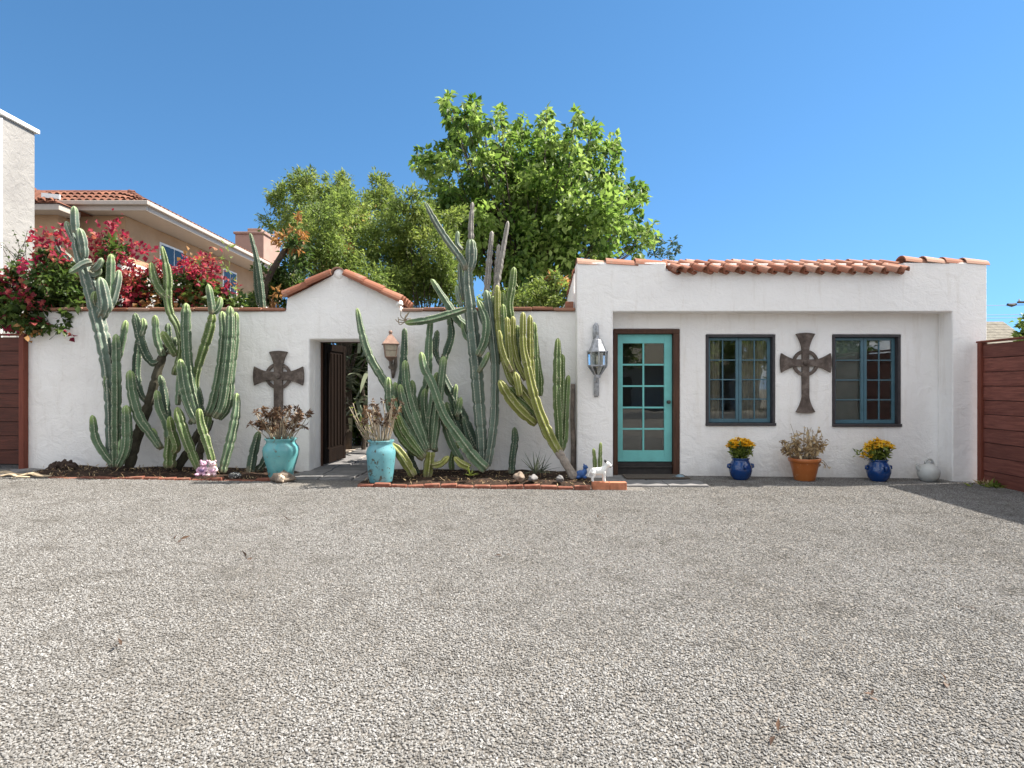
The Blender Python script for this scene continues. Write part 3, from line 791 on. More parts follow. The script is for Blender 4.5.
# ================================================================== GARDEN WALL WITH GATE
def build_garden_wall():
    X = lambda p: wx(p, YW); Z = lambda p: wz(p, YW)
    g = thing('garden_wall', (X(338), YW, gz(X(338))), 'white stucco garden wall with clay coping and a gabled gateway behind the cacti', 'wall')
    B = -.3; top = Z(311)
    mb = MB()
    gx0, gx1 = X(309.3), X(367.5); gt = Z(339.5)
    out = [(X(27.5), B), (gx0, B), (gx0, gt), (gx1, gt), (gx1, B), (X(577) - .004, B), (X(577) - .004, top), (X(402), top), (X(396), Z(299)), (X(345), Z(276)), (X(338), Z(270)), (X(331), Z(276)), (X(287), Z(298)), (X(285.5), top), (X(27.5), top)]
    mb.prism(out, YW, YW + .24)
    # gate passage: jambs and lintel carried back; extra length added on right jamb to block sun
    y0, y1 = YW + .243, YW + .64
    mb.box(gx0 - .35, gx0 - .001, y0, y1, B, top - .02); mb.box(gx1 + .001, gx1 + .35, y0, y1 + .34, B, top - .02)
    mb.box(gx0 - .001, gx1 + .001, y0, y1, gt + .001, top - .021)
    mb.prism([(X(287), top - .018), (X(401), top - .018), (X(396), Z(300.5)), (X(338), Z(273)), (X(290), Z(300))], y0, y1 + .35)
    mb.build('wall', 'stucco_wall', g, bevel=.025, seg=3)
    rnd = random.Random(11); c = MB()
    def run(pa, pb, n):
        xa, xb = X(pa), X(pb)
        for i in range(n):
            a = xa + (xb - xa) * i / n; b = xa + (xb - xa) * (i + 1) / n
            dz = rnd.uniform(-.008, .008); dt = rnd.uniform(-.012, .012)
            tn = rnd.uniform(.25, 1)
            c.obox(((a + b) / 2, YW + .115 + rnd.uniform(-.012, .01), top + .030 + dz), ((b - a) / 2 - .004, .165, .024), (rnd.uniform(-.03, .03), dt, 0), tn)
    run(62, 285, 10); run(402, 575, 8)
    run(28, 62, 2)
    c.box(X(566), X(574), YW + .05, YW + .2, top + .06, top + .16, .5)
    c.build('coping', 'terracotta_tile', g, bevel=.012, seg=2)
    # gable rake tiles and the little roof running back
    t = MB()
    def rake(pA, pB, y, r, n, tilt):
        A = at(*pA, y); Bv = at(*pB, y); A.y = Bv.y = y
        for i in range(n):
            a = A.lerp(Bv, i / n) ; b = A.lerp(Bv, (i + 1) / n + .03)
            off = Vector((0, 0, .018 * (n - i) / n))
            t.halftile(a + off, b + off * .3, r * .88, r, (0, -.15, 1), .018, 9, rnd.uniform(.15, .6), arc=PI * 1.02)
    for k in range(5):
        y = YW - .005 + k * .235
        s = y / YW
        A = at(333, 277, YW); A.y = y; Bq = at(287, 298, YW); Bq.y = y
        C = at(344, 277, YW); C.y = y; D = at(399, 302, YW); D.y = y
        for P, Q, n in ((A, Bq, 2), (C, D, 3 if k == 0 else 2)):
            for i in range(n):
                a = P.lerp(Q, i / n); b = P.lerp(Q, (i + 1) / n + .03); o = Vector((0, 0, .03 * (1 - i / n)))
                t.halftile(a + o, b + o, .104, .120, (0, -.12 if k == 0 else 0, 1), .02, 9, rnd.uniform(.0, .55), arc=PI)
            # pans between
            if k < 4:
                a = P + Vector((0, .118, .02)); b = Q + Vector((0, .118, .02))
                t.halftile(a, b, .10, .09, (0, 0, -1), .016, 7, rnd.uniform(.1, .6), arc=PI * .8)
    for i in range(3):      # ridge
        t.halftile((X(338), YW - .035 + i * .36, Z(274.5)), (X(338), YW - .035 + (i + 1) * .36 + .03, Z(275.5)), .12, .105, (0, 0, 1), .018, 9, rnd.uniform(.6, 1))
    t.build('gable_tiles', 'terracotta_tile', g)
    pl = MB(); p = at(338, 273, YW - .055); pl.ellipsoid((p.x, YW + .02, p.z - .01), (.092, .04, .092), nu=18, nv=12)
    pl.ellipsoid(at(399.5, 303.5, YW - .02), (.06, .09, .05), nu=16, nv=10, rough=.3)
    pl.build('mortar_cap', 'stucco_wall', g, smooth=True)
    # gate leaf swung inward on its left hinge
    hx, hy = gx0 + .022, YW + .59
    ang = math.radians(83); wd = .93; z0 = gz(-3) + .05; z1 = gt - .015
    dx = Vector((math.cos(ang), math.sin(ang), 0)); nn = Vector((math.sin(ang), -math.cos(ang), 0))
    def leafbox(m, u0, u1, w0, w1, a, b):
        vs = [Vector((hx, hy, z)) + dx * u + nn * w for z in (a, b) for w in (w0, w1) for u in (u0, u1)]
        m.add(vs, [(0, 2, 3, 1), (4, 5, 7, 6), (0, 1, 5, 4), (2, 6, 7, 3), (0, 4, 6, 2), (1, 3, 7, 5)])
    m = MB()
    leafbox(m, 0, wd, -.02, .02, z0, z1)
    for u0, u1 in ((0, .11), (wd - .11, wd)): leafbox(m, u0, u1, .0205, .040, z0, z1)
    leafbox(m, .11, wd - .11, .0206, .039, z1 - .12, z1); leafbox(m, .11, wd - .11, .0206, .039, z0, z0 + .24)
    for i in range(5):
        u = .19 + i * .135; leafbox(m, u - .028, u + .028, .0207, .036, z0 + .28, z1 - .16)
    gt_ = m.build('gate', 'dark_gate', g, bevel=.006); gt_['label'] = 'dark brown panelled timber gate standing open inward'
    hd = MB(); c0 = Vector((hx, hy, z0 + 1.0)) + dx * (wd - .055) + nn * .045
    hd.tube([c0, c0 + nn * .05, c0 + nn * .05 + Vector((0, 0, .12)), c0 + Vector((0, 0, .12))], .009, 8); hd.build('handle', 'dark_metal', gt_)
    fr = MB(); fr.box(gx0 + .002, gx1 - .002, hy - .02, hy + .03, gt - .012, gt - .002); fr.box(gx0 + .001, gx0 + .035, hy - .005, hy + .045, B, gt - .013); fr.build('gate_stop', 'door_frame', g)
build_garden_wall()

# ================================================================== WOODEN GATE (left) AND FENCE (right)
def plank_fence(name, A, Bp, h0, zt, nb, post_w, label, cat, pm, bm_, cap, posts, flip=1):
    A = Vector(A); Bp = Vector(Bp); d = (Bp - A); L = d.length; d.normalize(); nrm = Vector((d.y, -d.x, 0)) * flip
    o = thing(name, (A.x, A.y, h0), label, cat)
    def bx(m, u0, u1, w0, w1, z0, z1, tn=0.0):
        vs = [A + d * u + nrm * w + Vector((0, 0, z)) for z in (z0, z1) for w in (w0, w1) for u in (u0, u1)]
        vs = [Vector((v.x, v.y, v.z)) for v in vs]
        m.add(vs, [(0, 2, 3, 1), (4, 5, 7, 6), (0, 1, 5, 4), (2, 6, 7, 3), (0, 4, 6, 2), (1, 3, 7, 5)], tn)
    rnd = random.Random(21)
    m = MB(); hh = (zt - h0 - .05) / nb
    for i in range(nb):
        w = rnd.uniform(-.006, .006)
        bx(m, post_w + .002, L, -.016 + w, .016 + w, h0 + .05 + i * hh + .004, h0 + .05 + (i + 1) * hh - .005, rnd.random() + .001)
    m.build('boards', bm_, o, bevel=.004)
    m = MB(); bx(m, post_w + .002, L, -.03, -.019, h0 + .03, zt - .02); m.build('backing', 'dark_step', o)
    for u in posts:
        p = MB(); bx(p, u, u + post_w, -.05, .05, h0 - .3, zt + .02); p.build('post', pm, o, bevel=.006)
    if cap:
        p = MB(); bx(p, -.02, L, -.055, .055, zt + .022, zt + .05); p.build('cap_rail', pm, o, bevel=.005)
    return o
plank_fence('wooden_fence', (7.22, 9.42, 0), (6.98, 3.2, 0), -.06, 2.13, 10, .085, 'reddish brown horizontal board fence beside the white house corner', 'fence', 'fence_post', 'fence_boards', True, (0, 2.1, 4.2, 6.1))
plank_fence('wooden_gate', (wx(27, 9.72), 9.70, 0), (wx(27, 9.72) - 2.2, 9.70, 0), gz(-8) + .03, wz(337, 9.7), 9, .08, 'dark brown horizontal board gate at the left end of the white wall', 'gate', 'fence_post', 'gate_boards', True, (0, 2.12), -1)

# ================================================================== WALL CROSSES
def cross(px, py, topy, boty, lx, rx, Y, label, sw, flare):
    s = Y / F; c = at(px, py, Y)
    o = thing('wall_cross', (c.x, Y, wz(boty, Y)), label, 'wall ornament', 'ringed crosses hung on the white walls')
    def arm(L, w0, w1):          # outline half of an arm along +u, flared with a curved end
        pts = []; 
        for i in range(9):
            t = i / 8; st = max(L * .36, L - .26); u = L * t if i < 1 else st + (L - st) * (i - 1) / 7; pts.append((u, w0 + (w1 - w0) * max(0, (u - st) / (L - st)) ** 1.7))
        return pts
    T = .045
    def place(L, w1, dirv, ya, yb):
        pts = arm(L, sw, w1); out = [(u, w) for u, w in pts]
        for k in range(1, 6):
            t = k / 6; w = w1 * (1 - 2 * t); out.append((L + .018 * (1 - (w / w1) ** 2), w))
        out += [(u, -w) for u, w in reversed(pts)]
        m = MB(); ux, uz = dirv
        m.prism([(c.x + ux * u - uz * w, c.z + uz * u + ux * w) for u, w in out], ya, yb)
        return m
    yb = Y
    m = place((py - topy) * s, flare, (0, 1), yb - T, yb)
    q = place((boty - py) * s, flare, (0, -1), yb - T - .001, yb - .001); m.add(q.v, q.f)
    for L, dv, e in (((px - lx) * s, (-1, 0), .003), ((rx - px) * s, (1, 0), .005)):
        q = place(L, flare * 1.02, dv, yb - T - e, yb - e); m.add(q.v, q.f)
    m.build('cross_arms', 'rusty_cross', o, bevel=.007, seg=2)
    r = MB(); R = 11.6 * s; n = 40; vs = []; fs = []
    for k in range(n):
        a = 2 * PI * k / n
        for rr, yy in ((R - 1.6 * s, yb - .036), (R + 1.6 * s, yb - .036), (R + 1.6 * s, yb - .006), (R - 1.6 * s, yb - .006)):
            vs.append((c.x + rr * math.cos(a), yy, c.z + rr * math.sin(a)))
    for k in range(n):
        for j in range(4): fs.append((k * 4 + j, k * 4 + (j + 1) % 4, ((k + 1) % n) * 4 + (j + 1) % 4, ((k + 1) % n) * 4 + j))
    r.add(vs, fs); r.build('ring', 'rusty_cross', o, bevel=.004)
    b = MB(); b.lathe([(.05, 0), (.045, .012), (.02, .02), (.004, .024)], (0, 0, 0), 14)
    b.v = [(c.x + v[0], yb - T - .004 - v[2], c.z + v[1]) for v in b.v]; b.build('boss', 'rusty_cross', o, smooth=True)
cross(804.7, 363, 334, 412, 780.5, 829.5, YR - .004, 'rusty brown ringed cross hung between the two windows', .057, .155)
cross(279, 376, 352, 434, 255, 303.5, YW - .004, 'rusty brown ringed cross hung beside the gateway above a turquoise pot', .070, .15)

# ================================================================== WALL LANTERNS
def lantern_grey():
    Y = YF - .16; c = at(597.5, 358, Y)
    o = thing('wall_lantern', (c.x, YF, wz(397, Y)), 'grey metal eight sided lantern on the wall left of the turquoise door', 'wall lamp')
    z = lambda p: wz(p, Y); s = Y / F
    m = MB()
    prof = [(.155 * .9, z(351)), (.10, z(345)), (.075, z(340)), (.03, z(338)), (.02, z(335))]
    m.lathe([(r, zz) for r, zz in prof], (c.x, Y, 0), 8)
    m.lathe([(.165, z(352.4)), (.165, z(351))], (c.x, Y, 0), 8); m.lathe([(.150, z(366.6)), (.150, z(365))], (c.x, Y, 0), 8)
    m.lathe([(.045, z(378)), (.05, z(376)), (.05, z(374.5))], (c.x, Y, 0), 8)
    for k in range(8):
        a = 2 * PI * k / 8
        P = lambda r, zz: Vector((c.x + r * math.cos(a), Y + r * math.sin(a), zz))
        m.tube([P(.155, z(351.5)), P(.146, z(366)), P(.05, z(375))], .008, 6)
    m.build('cage', 'iron_grey', o, bevel=.002)
    g = MB(); g.lathe([(.046, z(375)), (.138, z(366)), (.147, z(351.5))], (c.x, Y, 0), 8, cap=False); g.build('glass', 'lantern_glass', o)
    cd = MB(); cd.lathe([(.022, z(368)), (.022, z(357)), (.012, z(356)), (.004, z(354.5))], (c.x, Y, 0), 12); cd.build('candle_lamp', 'candle', o, smooth=True)
    b = MB()
    b.tube([(c.x, YF - .02, z(397)), (c.x, YF - .03, z(395)), (c.x, YF - .035, z(380)), (c.x, YF - .03, z(376))], [.03, .042, .042, .035], 10, squash=.4)
    b.tube([(c.x, YF - .03, z(382)), (c.x, YF - .09, z(381)), (c.x, Y, z(377.5))], .016, 8)
    b.build('bracket', 'iron_grey', o, smooth=True); b = MB()
    b.tube([(c.x - .01, YF - .02, z(341)), (c.x - .01, YF - .035, z(333)), (c.x - .01, YF - .04, z(325)), (c.x, YF - .02, z(322))], [.04, .05, .045, .02], 10, squash=.4)
    b.tube([(c.x, YF - .03, z(326)), (c.x, Y + .06, z(325)), (c.x, Y, z(329)), (c.x, Y, z(336))], .014, 8)
    for p in (325, 331): b.ellipsoid((c.x, YF - .05, z(p)), (.022, .02, .03), nu=10, nv=7)
    b.build('bracket', 'iron_grey', o, smooth=True)
lantern_grey()
def lantern_copper():
    Y = YW - .17; c = at(390.5, 350, Y); z = lambda p: wz(p, Y)
    o = thing('wall_lantern', (c.x, YW, z(378)), 'small copper roofed lantern with cream glass on the wall right of the gateway', 'wall lamp')
    m = MB(); m.lathe([(.185, z(344.8)), (.185, z(344)), (.04, z(335)), (.02, z(333.4))], (0, 0, 0), 4)
    ca, sa = math.cos(PI / 4 + .25), math.sin(PI / 4 + .25)
    rot = lambda vs: [(c.x + v[0] * ca - v[1] * sa, Y + v[0] * sa + v[1] * ca, v[2]) for v in vs]
    m.v = rot(m.v)
    m.lathe([(.022, z(334)), (.03, z(332.8)), (.03, z(331.5)), (.012, z(330.5))], (c.x, Y, 0), 10); m.build('lamp_roof', 'copper', o)
    g = MB(); g.lathe([(.108, z(357)), (.140, z(345))], (0, 0, 0), 4); g.v = rot(g.v); g.build('lamp_glass', 'cream_glass', o)
    f = MB()
    for k in range(4):
        a = PI / 4 + .25 + PI / 2 * k
        P = lambda r, zz: Vector((c.x + r * math.cos(a), Y + r * math.sin(a), zz))
        f.tube([P(.144, z(344.8)), P(.111, z(357))], .007, 6)
        a2 = a + PI / 2; Q = lambda r, zz: Vector((c.x + r * math.cos(a2), Y + r * math.sin(a2), zz))
        f.tube([P(.128, z(350.5)), Q(.128, z(350.5))], .004, 5); f.tube([P(.112, z(357)), Q(.112, z(357))], .008, 6)
    f.lathe([(.03, z(361)), (.07, z(358.5)), (.085, z(357))], (c.x, Y, 0), 8)
    f.build('lamp_frame', 'copper', o)
    b = MB(); b.tube([(c.x, Y, z(359)), (c.x, Y + .03, z(364)), (c.x + .02, YW - .05, z(368)), (c.x + .01, YW - .025, z(378))], [.03, .028, .045, .02], 9)
    b.tube([(c.x + .06, YW - .03, z(356)), (c.x + .05, YW - .05, z(366)), (c.x + .01, YW - .05, z(374))], [.02, .035, .03], 8)
    for p in (362, 367, 372): b.ellipsoid((c.x + random.uniform(-.03, .03), YW - .08, z(p)), (.03, .025, .03), nu=9, nv=6)
    b.build('bracket', 'post_grey', o, smooth=True)
lantern_copper()

# ================================================================== CACTI
CG, CB, CD, CYL, CGR = 'cactus_green', 'cactus_blue', 'cactus_deep', 'cactus_yellow', 'cactus_grass'
def plant(px, py, Y, label):
    return thing('columnar_cactus', at(px, py, Y), label, 'cactus', 'columnar cacti along the white garden wall')
# --- tall one at the far left
p = plant(116, 469, 9.3, 'tall blue green cactus at the left, its leaning arm rising far above the wall')
S = cactus_stem
S(p, [(113, 467), (112, 440), (111, 405), (109, 375), (104, 345), (97, 315), (90, 288), (84, 268), (79, 250), (76, 234)], (9, 11, 11, 12, 12.5, 12.5, 12, 11, 10, 9), CB, 6, 9.3, 9.35, tip=False)
S(p, [(76, 236), (74.5, 222), (74, 206)], 7.5, CB, 5, 9.35, 9.3)
S(p, [(84, 258), (83, 244), (79, 228)], (8, 9), CB, 6, 9.33, 9.25)
S(p, [(78, 246), (71, 234), (66, 221)], 6, CB, 5, 9.36, 9.3)
S(p, [(92, 262), (84, 264), (76, 269), (69, 273)], (8, 6), CB, 5, 9.25, 9.1)
S(p, [(92, 270), (98, 266), (102, 258)], 7, CB, 5, 9.3, 9.25)
S(p, [(88, 272), (95, 275), (101, 268)], 6, CB, 5, 9.33, 9.38)
S(p, [(100, 318), (105, 306), (103, 292), (100, 277)], (8, 11, 11, 9), CB, 6, 9.33, 9.2)
S(p, [(101, 318), (107, 308), (110, 285), (111, 254)], (8, 9, 9, 8), CG, 6, 9.35, 9.35)
S(p, [(103, 316), (112, 302), (117, 285), (119, 270)], (7, 8, 8, 7), CB, 6, 9.36, 9.42)
S(p, [(96, 306), (94, 299), (95, 291)], 6, CG, 5, 9.3, 9.25)
S(p, [(116, 467), (116, 430), (116.5, 380), (116, 334)], (8.5, 9.5, 9.5, 8), CG, 6, 9.22, 9.25)
S(p, [(113, 400), (108, 388), (106.5, 373)], (7, 7.5, 6), CG, 5, 9.3, 9.28)
S(p, [(118, 467), (126, 448), (127, 425), (126, 405)], (7, 9, 9, 8.5), CG, 6, 9.15, 9.12)
S(p, [(113, 465), (104, 454), (95, 438), (92, 415)], (6, 7.5, 8, 6.5), CG, 5, 9.2, 9.15)
S(p, [(119, 356), (121, 346), (124, 334), (126, 320)], (7, 7, 6), CG, 5, 9.35, 9.4) if False else S(p, [(118, 358), (121, 346), (126, 320)], 6.5, CG, 5, 9.35, 9.4)
# --- second, with a dark woody trunk
p = plant(130, 466, 9.4, 'cactus with a dark leaning woody trunk, second from the left')
S(p, [(129, 467), (136, 440), (148, 406), (157, 374), (166, 345)], (10, 10, 9, 8, 8), 'cactus_bark', 5, 9.42, 9.5, tip=False, deep=.2)
S(p, [(160, 360), (153, 363), (146, 354), (141, 340), (135, 313)], (6, 7, 8, 9, 8), CD, 5, 9.48, 9.35)
S(p, [(141, 336), (144, 326), (143, 318)], 5.5, CG, 5, 9.36, 9.4)
S(p, [(150, 404), (142, 396), (137, 380), (137, 362), (140, 336)], (5, 6, 8, 8, 7), CD, 5, 9.48, 9.5)
S(p, [(160, 448), (149, 432), (139, 417), (132, 392), (130, 370)], (6, 8, 9.5, 9, 8), CG, 6, 9.25, 9.15)
S(p, [(162, 449), (157, 441), (152, 428)], 6.5, CG, 5, 9.3, 9.28)
S(p, [(168, 352), (172, 348), (176, 337)], 8, CD, 5, 9.5, 9.45)
S(p, [(163, 356), (157, 338), (155, 315)], (7, 7.5, 6), CG, 5, 9.45, 9.4)
S(p, [(169, 352), (169, 338), (168, 323)], 6.5, CD, 5, 9.5, 9.5)
S(p, [(176, 356), (169, 344), (162, 331)], (7, 8.5), CGR, 6, 9.4, 9.25)
# --- third: crowded candelabra
p = plant(171, 468, 9.25, 'crowded cactus candelabra with its stout base behind two small bears')
S(p, [(170, 468), (170, 452), (171, 436)], (12, 11, 9), CGR, 6, 9.25, 9.28, tip=False)
S(p, [(168, 440), (166, 424), (159, 408), (156.5, 390)], (7, 8, 8, 6.5), CG, 5, 9.28, 9.2)
S(p, [(169, 440), (168, 415), (167, 390), (159, 376)], (8, 8, 7), CD, 5, 9.4, 9.4) if False else S(p, [(168, 446), (167, 420), (164, 395), (160, 375)], (7, 8, 8, 6), CD, 5, 9.4, 9.42)
S(p, [(174, 452), (177, 446), (172, 430), (169.5, 416)], (7, 8, 8, 7), CGR, 5, 9.2, 9.1)
S(p, [(199, 470), (194, 458), (186, 438), (180, 420), (177, 407)], (7, 8, 9.5, 9.5, 7.5), CGR, 6, 9.05, 9.05)
S(p, [(197, 423), (190, 409), (184, 388), (180, 359)], (8, 9, 10, 8.5), CG, 6, 9.1, 9.1)
S(p, [(178, 405), (179, 390), (180, 372)], 6, CG, 5, 9.2, 9.3)
S(p, [(202, 424), (195, 402), (189, 375), (186, 335), (186, 303)], (6, 8, 9.5, 9.5, 8), CG, 6, 9.35, 9.3)
S(p, [(206, 430), (201, 412), (199, 396), (196, 385)], 7.5, CD, 5, 9.42, 9.42)
S(p, [(196, 400), (196, 377), (201, 357), (208, 335), (212, 318), (212, 312)], (6, 7.5, 9, 10.5, 9, 7), CGR, 6, 9.42, 9.35)
S(p, [(212, 314), (211, 302), (208, 284)], (7, 7.5, 5.5), CG, 5, 9.35, 9.3)
S(p, [(212, 314), (218, 308), (221, 297)], 6, CG, 5, 9.35, 9.42)
S(p, [(174, 375), (181, 350), (178, 328), (171, 314), (168, 300), (168, 275), (162, 246)], (6, 6, 7, 7.5, 8, 8.5, 4), CGR, 5, 9.4, 9.35)
S(p, [(168, 298), (160, 290), (154, 278), (151, 262)], (7, 8, 8, 6), CGR, 5, 9.35, 9.3)
S(p, [(198, 462), (203, 440), (210, 420)], (8, 8, 8), 'cactus_bark', 5, 9.4, 9.42, tip=False, deep=.2)
S(p, [(177, 468), (188, 452), (200, 430)], (9, 8, 7), 'cactus_bark', 5, 9.42, 9.45, tip=False, deep=.2)
S(p, [(214, 471), (211, 457), (206, 440), (201, 424), (199, 408)], (7, 8, 9, 8.5, 7.5), CGR, 6, 9.05, 9.1)
S(p, [(208, 416), (214, 400), (221, 365), (224, 335), (222, 311)], (8, 9, 9, 9, 7), CG, 6, 9.3, 9.3)
S(p, [(215, 418), (222, 404), (227, 370), (230, 335), (230, 306)], (8, 8, 9, 9, 7), CG, 6, 9.25, 9.2)
S(p, [(219, 419), (228, 405), (231, 375), (235, 340), (236, 312)], (7, 8, 8, 8, 6), CG, 6, 9.35, 9.35)
S(p, [(205, 430), (207, 423), (209, 414)], 8, CG, 5, 9.35, 9.32)
S(p, [(190, 424), (194, 414), (189, 400)], 5, CG, 5, 9.15, 9.1)
p = plant(223, 473, 9.1, 'single slim cactus stem standing between the bears and the turquoise pot')
S(p, [(222, 473), (231, 438), (236, 412), (237, 393)], (8, 9, 8, 5.5), CG, 6, 9.1, 9.35)
p = plant(251, 474, 9.15, 'short cactus stems tucked behind the left turquoise pot')
S(p, [(250, 474), (254, 452), (259, 431)], (9, 9, 7), CD, 5, 9.2, 9.35)
S(p, [(256, 473), (264, 463), (270, 450)], 8, CD, 5, 9.3, 9.4)
# --- right of the gateway: fan
p = plant(428, 477, 9.0, 'fan shaped cactus with a yellow base beside the right turquoise pot')
S(p, [(427, 478), (429, 464), (430, 452)], (10, 11, 10), CYL, 6, 9.0, 9.05, tip=False)
S(p, [(424, 456), (409, 437), (397, 421), (390, 405), (388, 377)], (7, 9, 10, 9, 7.5), CG, 6, 9.0, 8.95)
S(p, [(425, 454), (413, 436), (402, 416), (397, 400), (395, 382)], (6, 8, 8, 8, 6.5), CG, 6, 9.06, 9.1)
S(p, [(426, 452), (416, 432), (407, 412), (402, 395), (400, 384)], (6, 8, 8, 8, 6), CG, 6, 9.0, 9.05)
S(p, [(427, 451), (420, 430), (412, 407), (407, 385), (405, 360)], (8, 10, 9, 8, 7), CG, 6, 9.05, 9.1)
S(p, [(424, 459), (408, 446), (398, 432), (392, 416)], (7, 8, 8, 7), CGR, 6, 8.95, 8.9)
S(p, [(400, 412), (394, 399), (384, 381), (370, 357), (362, 333), (357, 308)], (7, 8, 8.5, 8.5, 7.5, 4.5), CG, 5, 9.2, 9.25)
S(p, [(399, 400), (402, 378), (404, 352), (404.5, 328)], (7, 8, 7.5, 5.5), CD, 5, 9.35, 9.45)
S(p, [(433, 450), (436, 425), (440, 390), (444, 356)], (7, 8.5, 8, 7), CG, 6, 9.1, 9.15)
S(p, [(416, 420), (421, 398), (427, 382), (428, 360), (429, 338), (431, 316)], (7, 8, 8.5, 9, 7, 5.5), CG, 5, 9.3, 9.3)
S(p, [(428, 440), (424, 428), (420, 416), (425, 410)], 7, CD, 5, 9.3, 9.35) if False else S(p, [(428, 440), (423, 428), (418, 414)], 7, CD, 5, 9.3, 9.35)
S(p, [(414, 476), (402, 456), (391, 443)], (9, 11, 8), CYL, 5, 8.8, 8.75)
S(p, [(432, 466), (441, 464), (449, 456)], (7, 7, 6), CYL, 5, 8.95, 8.95)
S(p, [(470, 468), (461, 464), (454, 457)], (8, 8, 6), CYL, 5, 8.95, 8.95)
S(p, [(452, 470), (452, 458), (460, 440)], 6, CGR, 5, 9.3, 9.35)
S(p, [(418, 476), (412, 464), (408, 450)], 8, CD, 5, 9.25, 9.3)
# --- long leaning stems
p = plant(486, 470, 9.0, 'leaning cactus whose long stems run up to the left across the wall')
S(p, [(486, 470), (473, 457), (457, 435), (443, 414), (432, 384), (424, 368), (421, 352)], (12, 12, 10, 9, 9, 8, 7), CG, 5, 9.0, 9.05)
S(p, [(486, 466), (477, 450), (462, 416), (447, 386), (440, 370)], (10, 11, 11, 9, 7), CD, 5, 9.4, 9.5)
S(p, [(470, 448), (457, 428), (446, 402)], (8, 9, 7), CD, 5, 9.4, 9.42)
S(p, [(456, 416), (459, 408), (461, 397)], 6.5, CG, 5, 9.32, 9.3)
S(p, [(441, 366), (446, 352), (451, 335), (449, 316)], (7, 8, 8, 6), CD, 5, 9.5, 9.5)
S(p, [(441, 366), (436, 353), (436, 342), (437.5, 330)], (4, 6, 7, 5.5), CD, 5, 9.45, 9.45)
S(p, [(470, 330), (458, 320), (447, 304), (431, 279)], (8, 9, 8, 5.5), CG, 5, 9.45, 9.5)
S(p, [(466, 309), (450, 314), (428, 320), (405, 323)], (6, 8, 8, 6), CG, 5, 9.25, 9.1)
S(p, [(426, 452), (419, 430), (413, 402), (412, 380)], (7, 9, 8.5, 7), CG, 6, 9.12, 9.18)
S(p, [(425, 456), (406, 430), (396, 412), (391, 394)], (6, 8, 8, 6.5), CG, 6, 8.98, 8.98)
S(p, [(430, 450), (429, 425), (433, 398), (437, 372)], (7, 8.5, 8, 6.5), CG, 6, 9.18, 9.25)
S(p, [(424, 458), (412, 443), (402, 428), (397, 414)], (6, 8, 8, 6.5), CGR, 6, 8.93, 8.9)
S(p, [(462, 462), (450, 440), (444, 418), (441, 400)], (7, 8, 8, 6), CG, 5, 9.25, 9.3)
S(p, [(436, 452), (428, 430), (424, 405), (425, 388)], (6, 8, 8, 6), CG, 5, 9.2, 9.25)
S(p, [(448, 428), (441, 408), (436, 392), (434, 376)], (6, 7.5, 7, 5.5), CGR, 5, 9.2, 9.2)
S(p, [(474, 452), (467, 432), (463, 415)], (6, 7, 5.5), CD, 5, 9.35, 9.4)
S(p, [(458, 420), (455, 400), (456, 384)], (5, 6, 5), CG, 5, 9.4, 9.45)
# --- tall columns in the middle
p = plant(484, 470, 9.2, 'tallest grey green cactus column, forked high above the wall')
S(p, [(482, 468), (481.5, 440), (479, 405), (476, 365), (473, 335), (470, 305), (468, 285), (468, 268)], (9, 10.5, 12, 13, 13, 12, 10, 9), CB, 6, 9.25, 9.35, tip=False)
S(p, [(468, 273), (471, 262), (471, 248), (470.5, 238)], (7, 11, 11, 9), CB, 7, 9.35, 9.35)
S(p, [(466, 270), (462, 260), (446, 238), (434, 219), (425, 202)], (7, 7.5, 7, 6.5, 3.5), CB, 5, 9.33, 9.2)
S(p, [(462, 250), (457, 243), (458, 231)], 4.5, CB, 5, 9.4, 9.4)
S(p, [(464, 300), (461, 283), (460, 262)], 5.5, CB, 5, 9.4, 9.42)
S(p, [(462, 306), (458, 298), (456.5, 285)], 4.5, CB, 5, 9.3, 9.3)
S(p, [(471, 240), (471, 222), (472.5, 202)], (6, 5, 3.5), 'cactus_dead', 5, 9.35, 9.35)
S(p, [(478, 356), (485, 340), (486, 320), (478, 300)], (8, 9, 9, 6), CG, 6, 9.15, 9.15)
S(p, [(487, 466), (490, 450), (494, 420), (495, 392), (495, 365), (492, 335), (488, 305), (486, 290)], (8, 9, 9.5, 8.5, 9, 9, 8.5, 7), CB, 6, 9.22, 9.25)
S(p, [(474, 345), (466, 336), (462, 322)], (6, 6.5, 5), CG, 5, 9.35, 9.4)
S(p, [(492, 350), (488, 330), (482, 316), (481, 300)], (6, 7, 7, 5), CB, 5, 9.3, 9.35)
S(p, [(494, 372), (499, 350), (494, 322), (493, 296)], (6, 8, 8, 6), CG, 6, 9.32, 9.35)
S(p, [(478, 372), (483, 364), (489, 352)], (5, 6.5, 5), CG, 5, 9.2, 9.15)
for a, b, c in (((486, 300), (489, 262), (492, 231)), ((494, 300), (500, 265), (508, 221)), ((496, 300), (497, 270), (499, 244))):
    S(p, [a, b, c], (6.5, 6, 4), 'cactus_dead', 5, 9.4, 9.45)
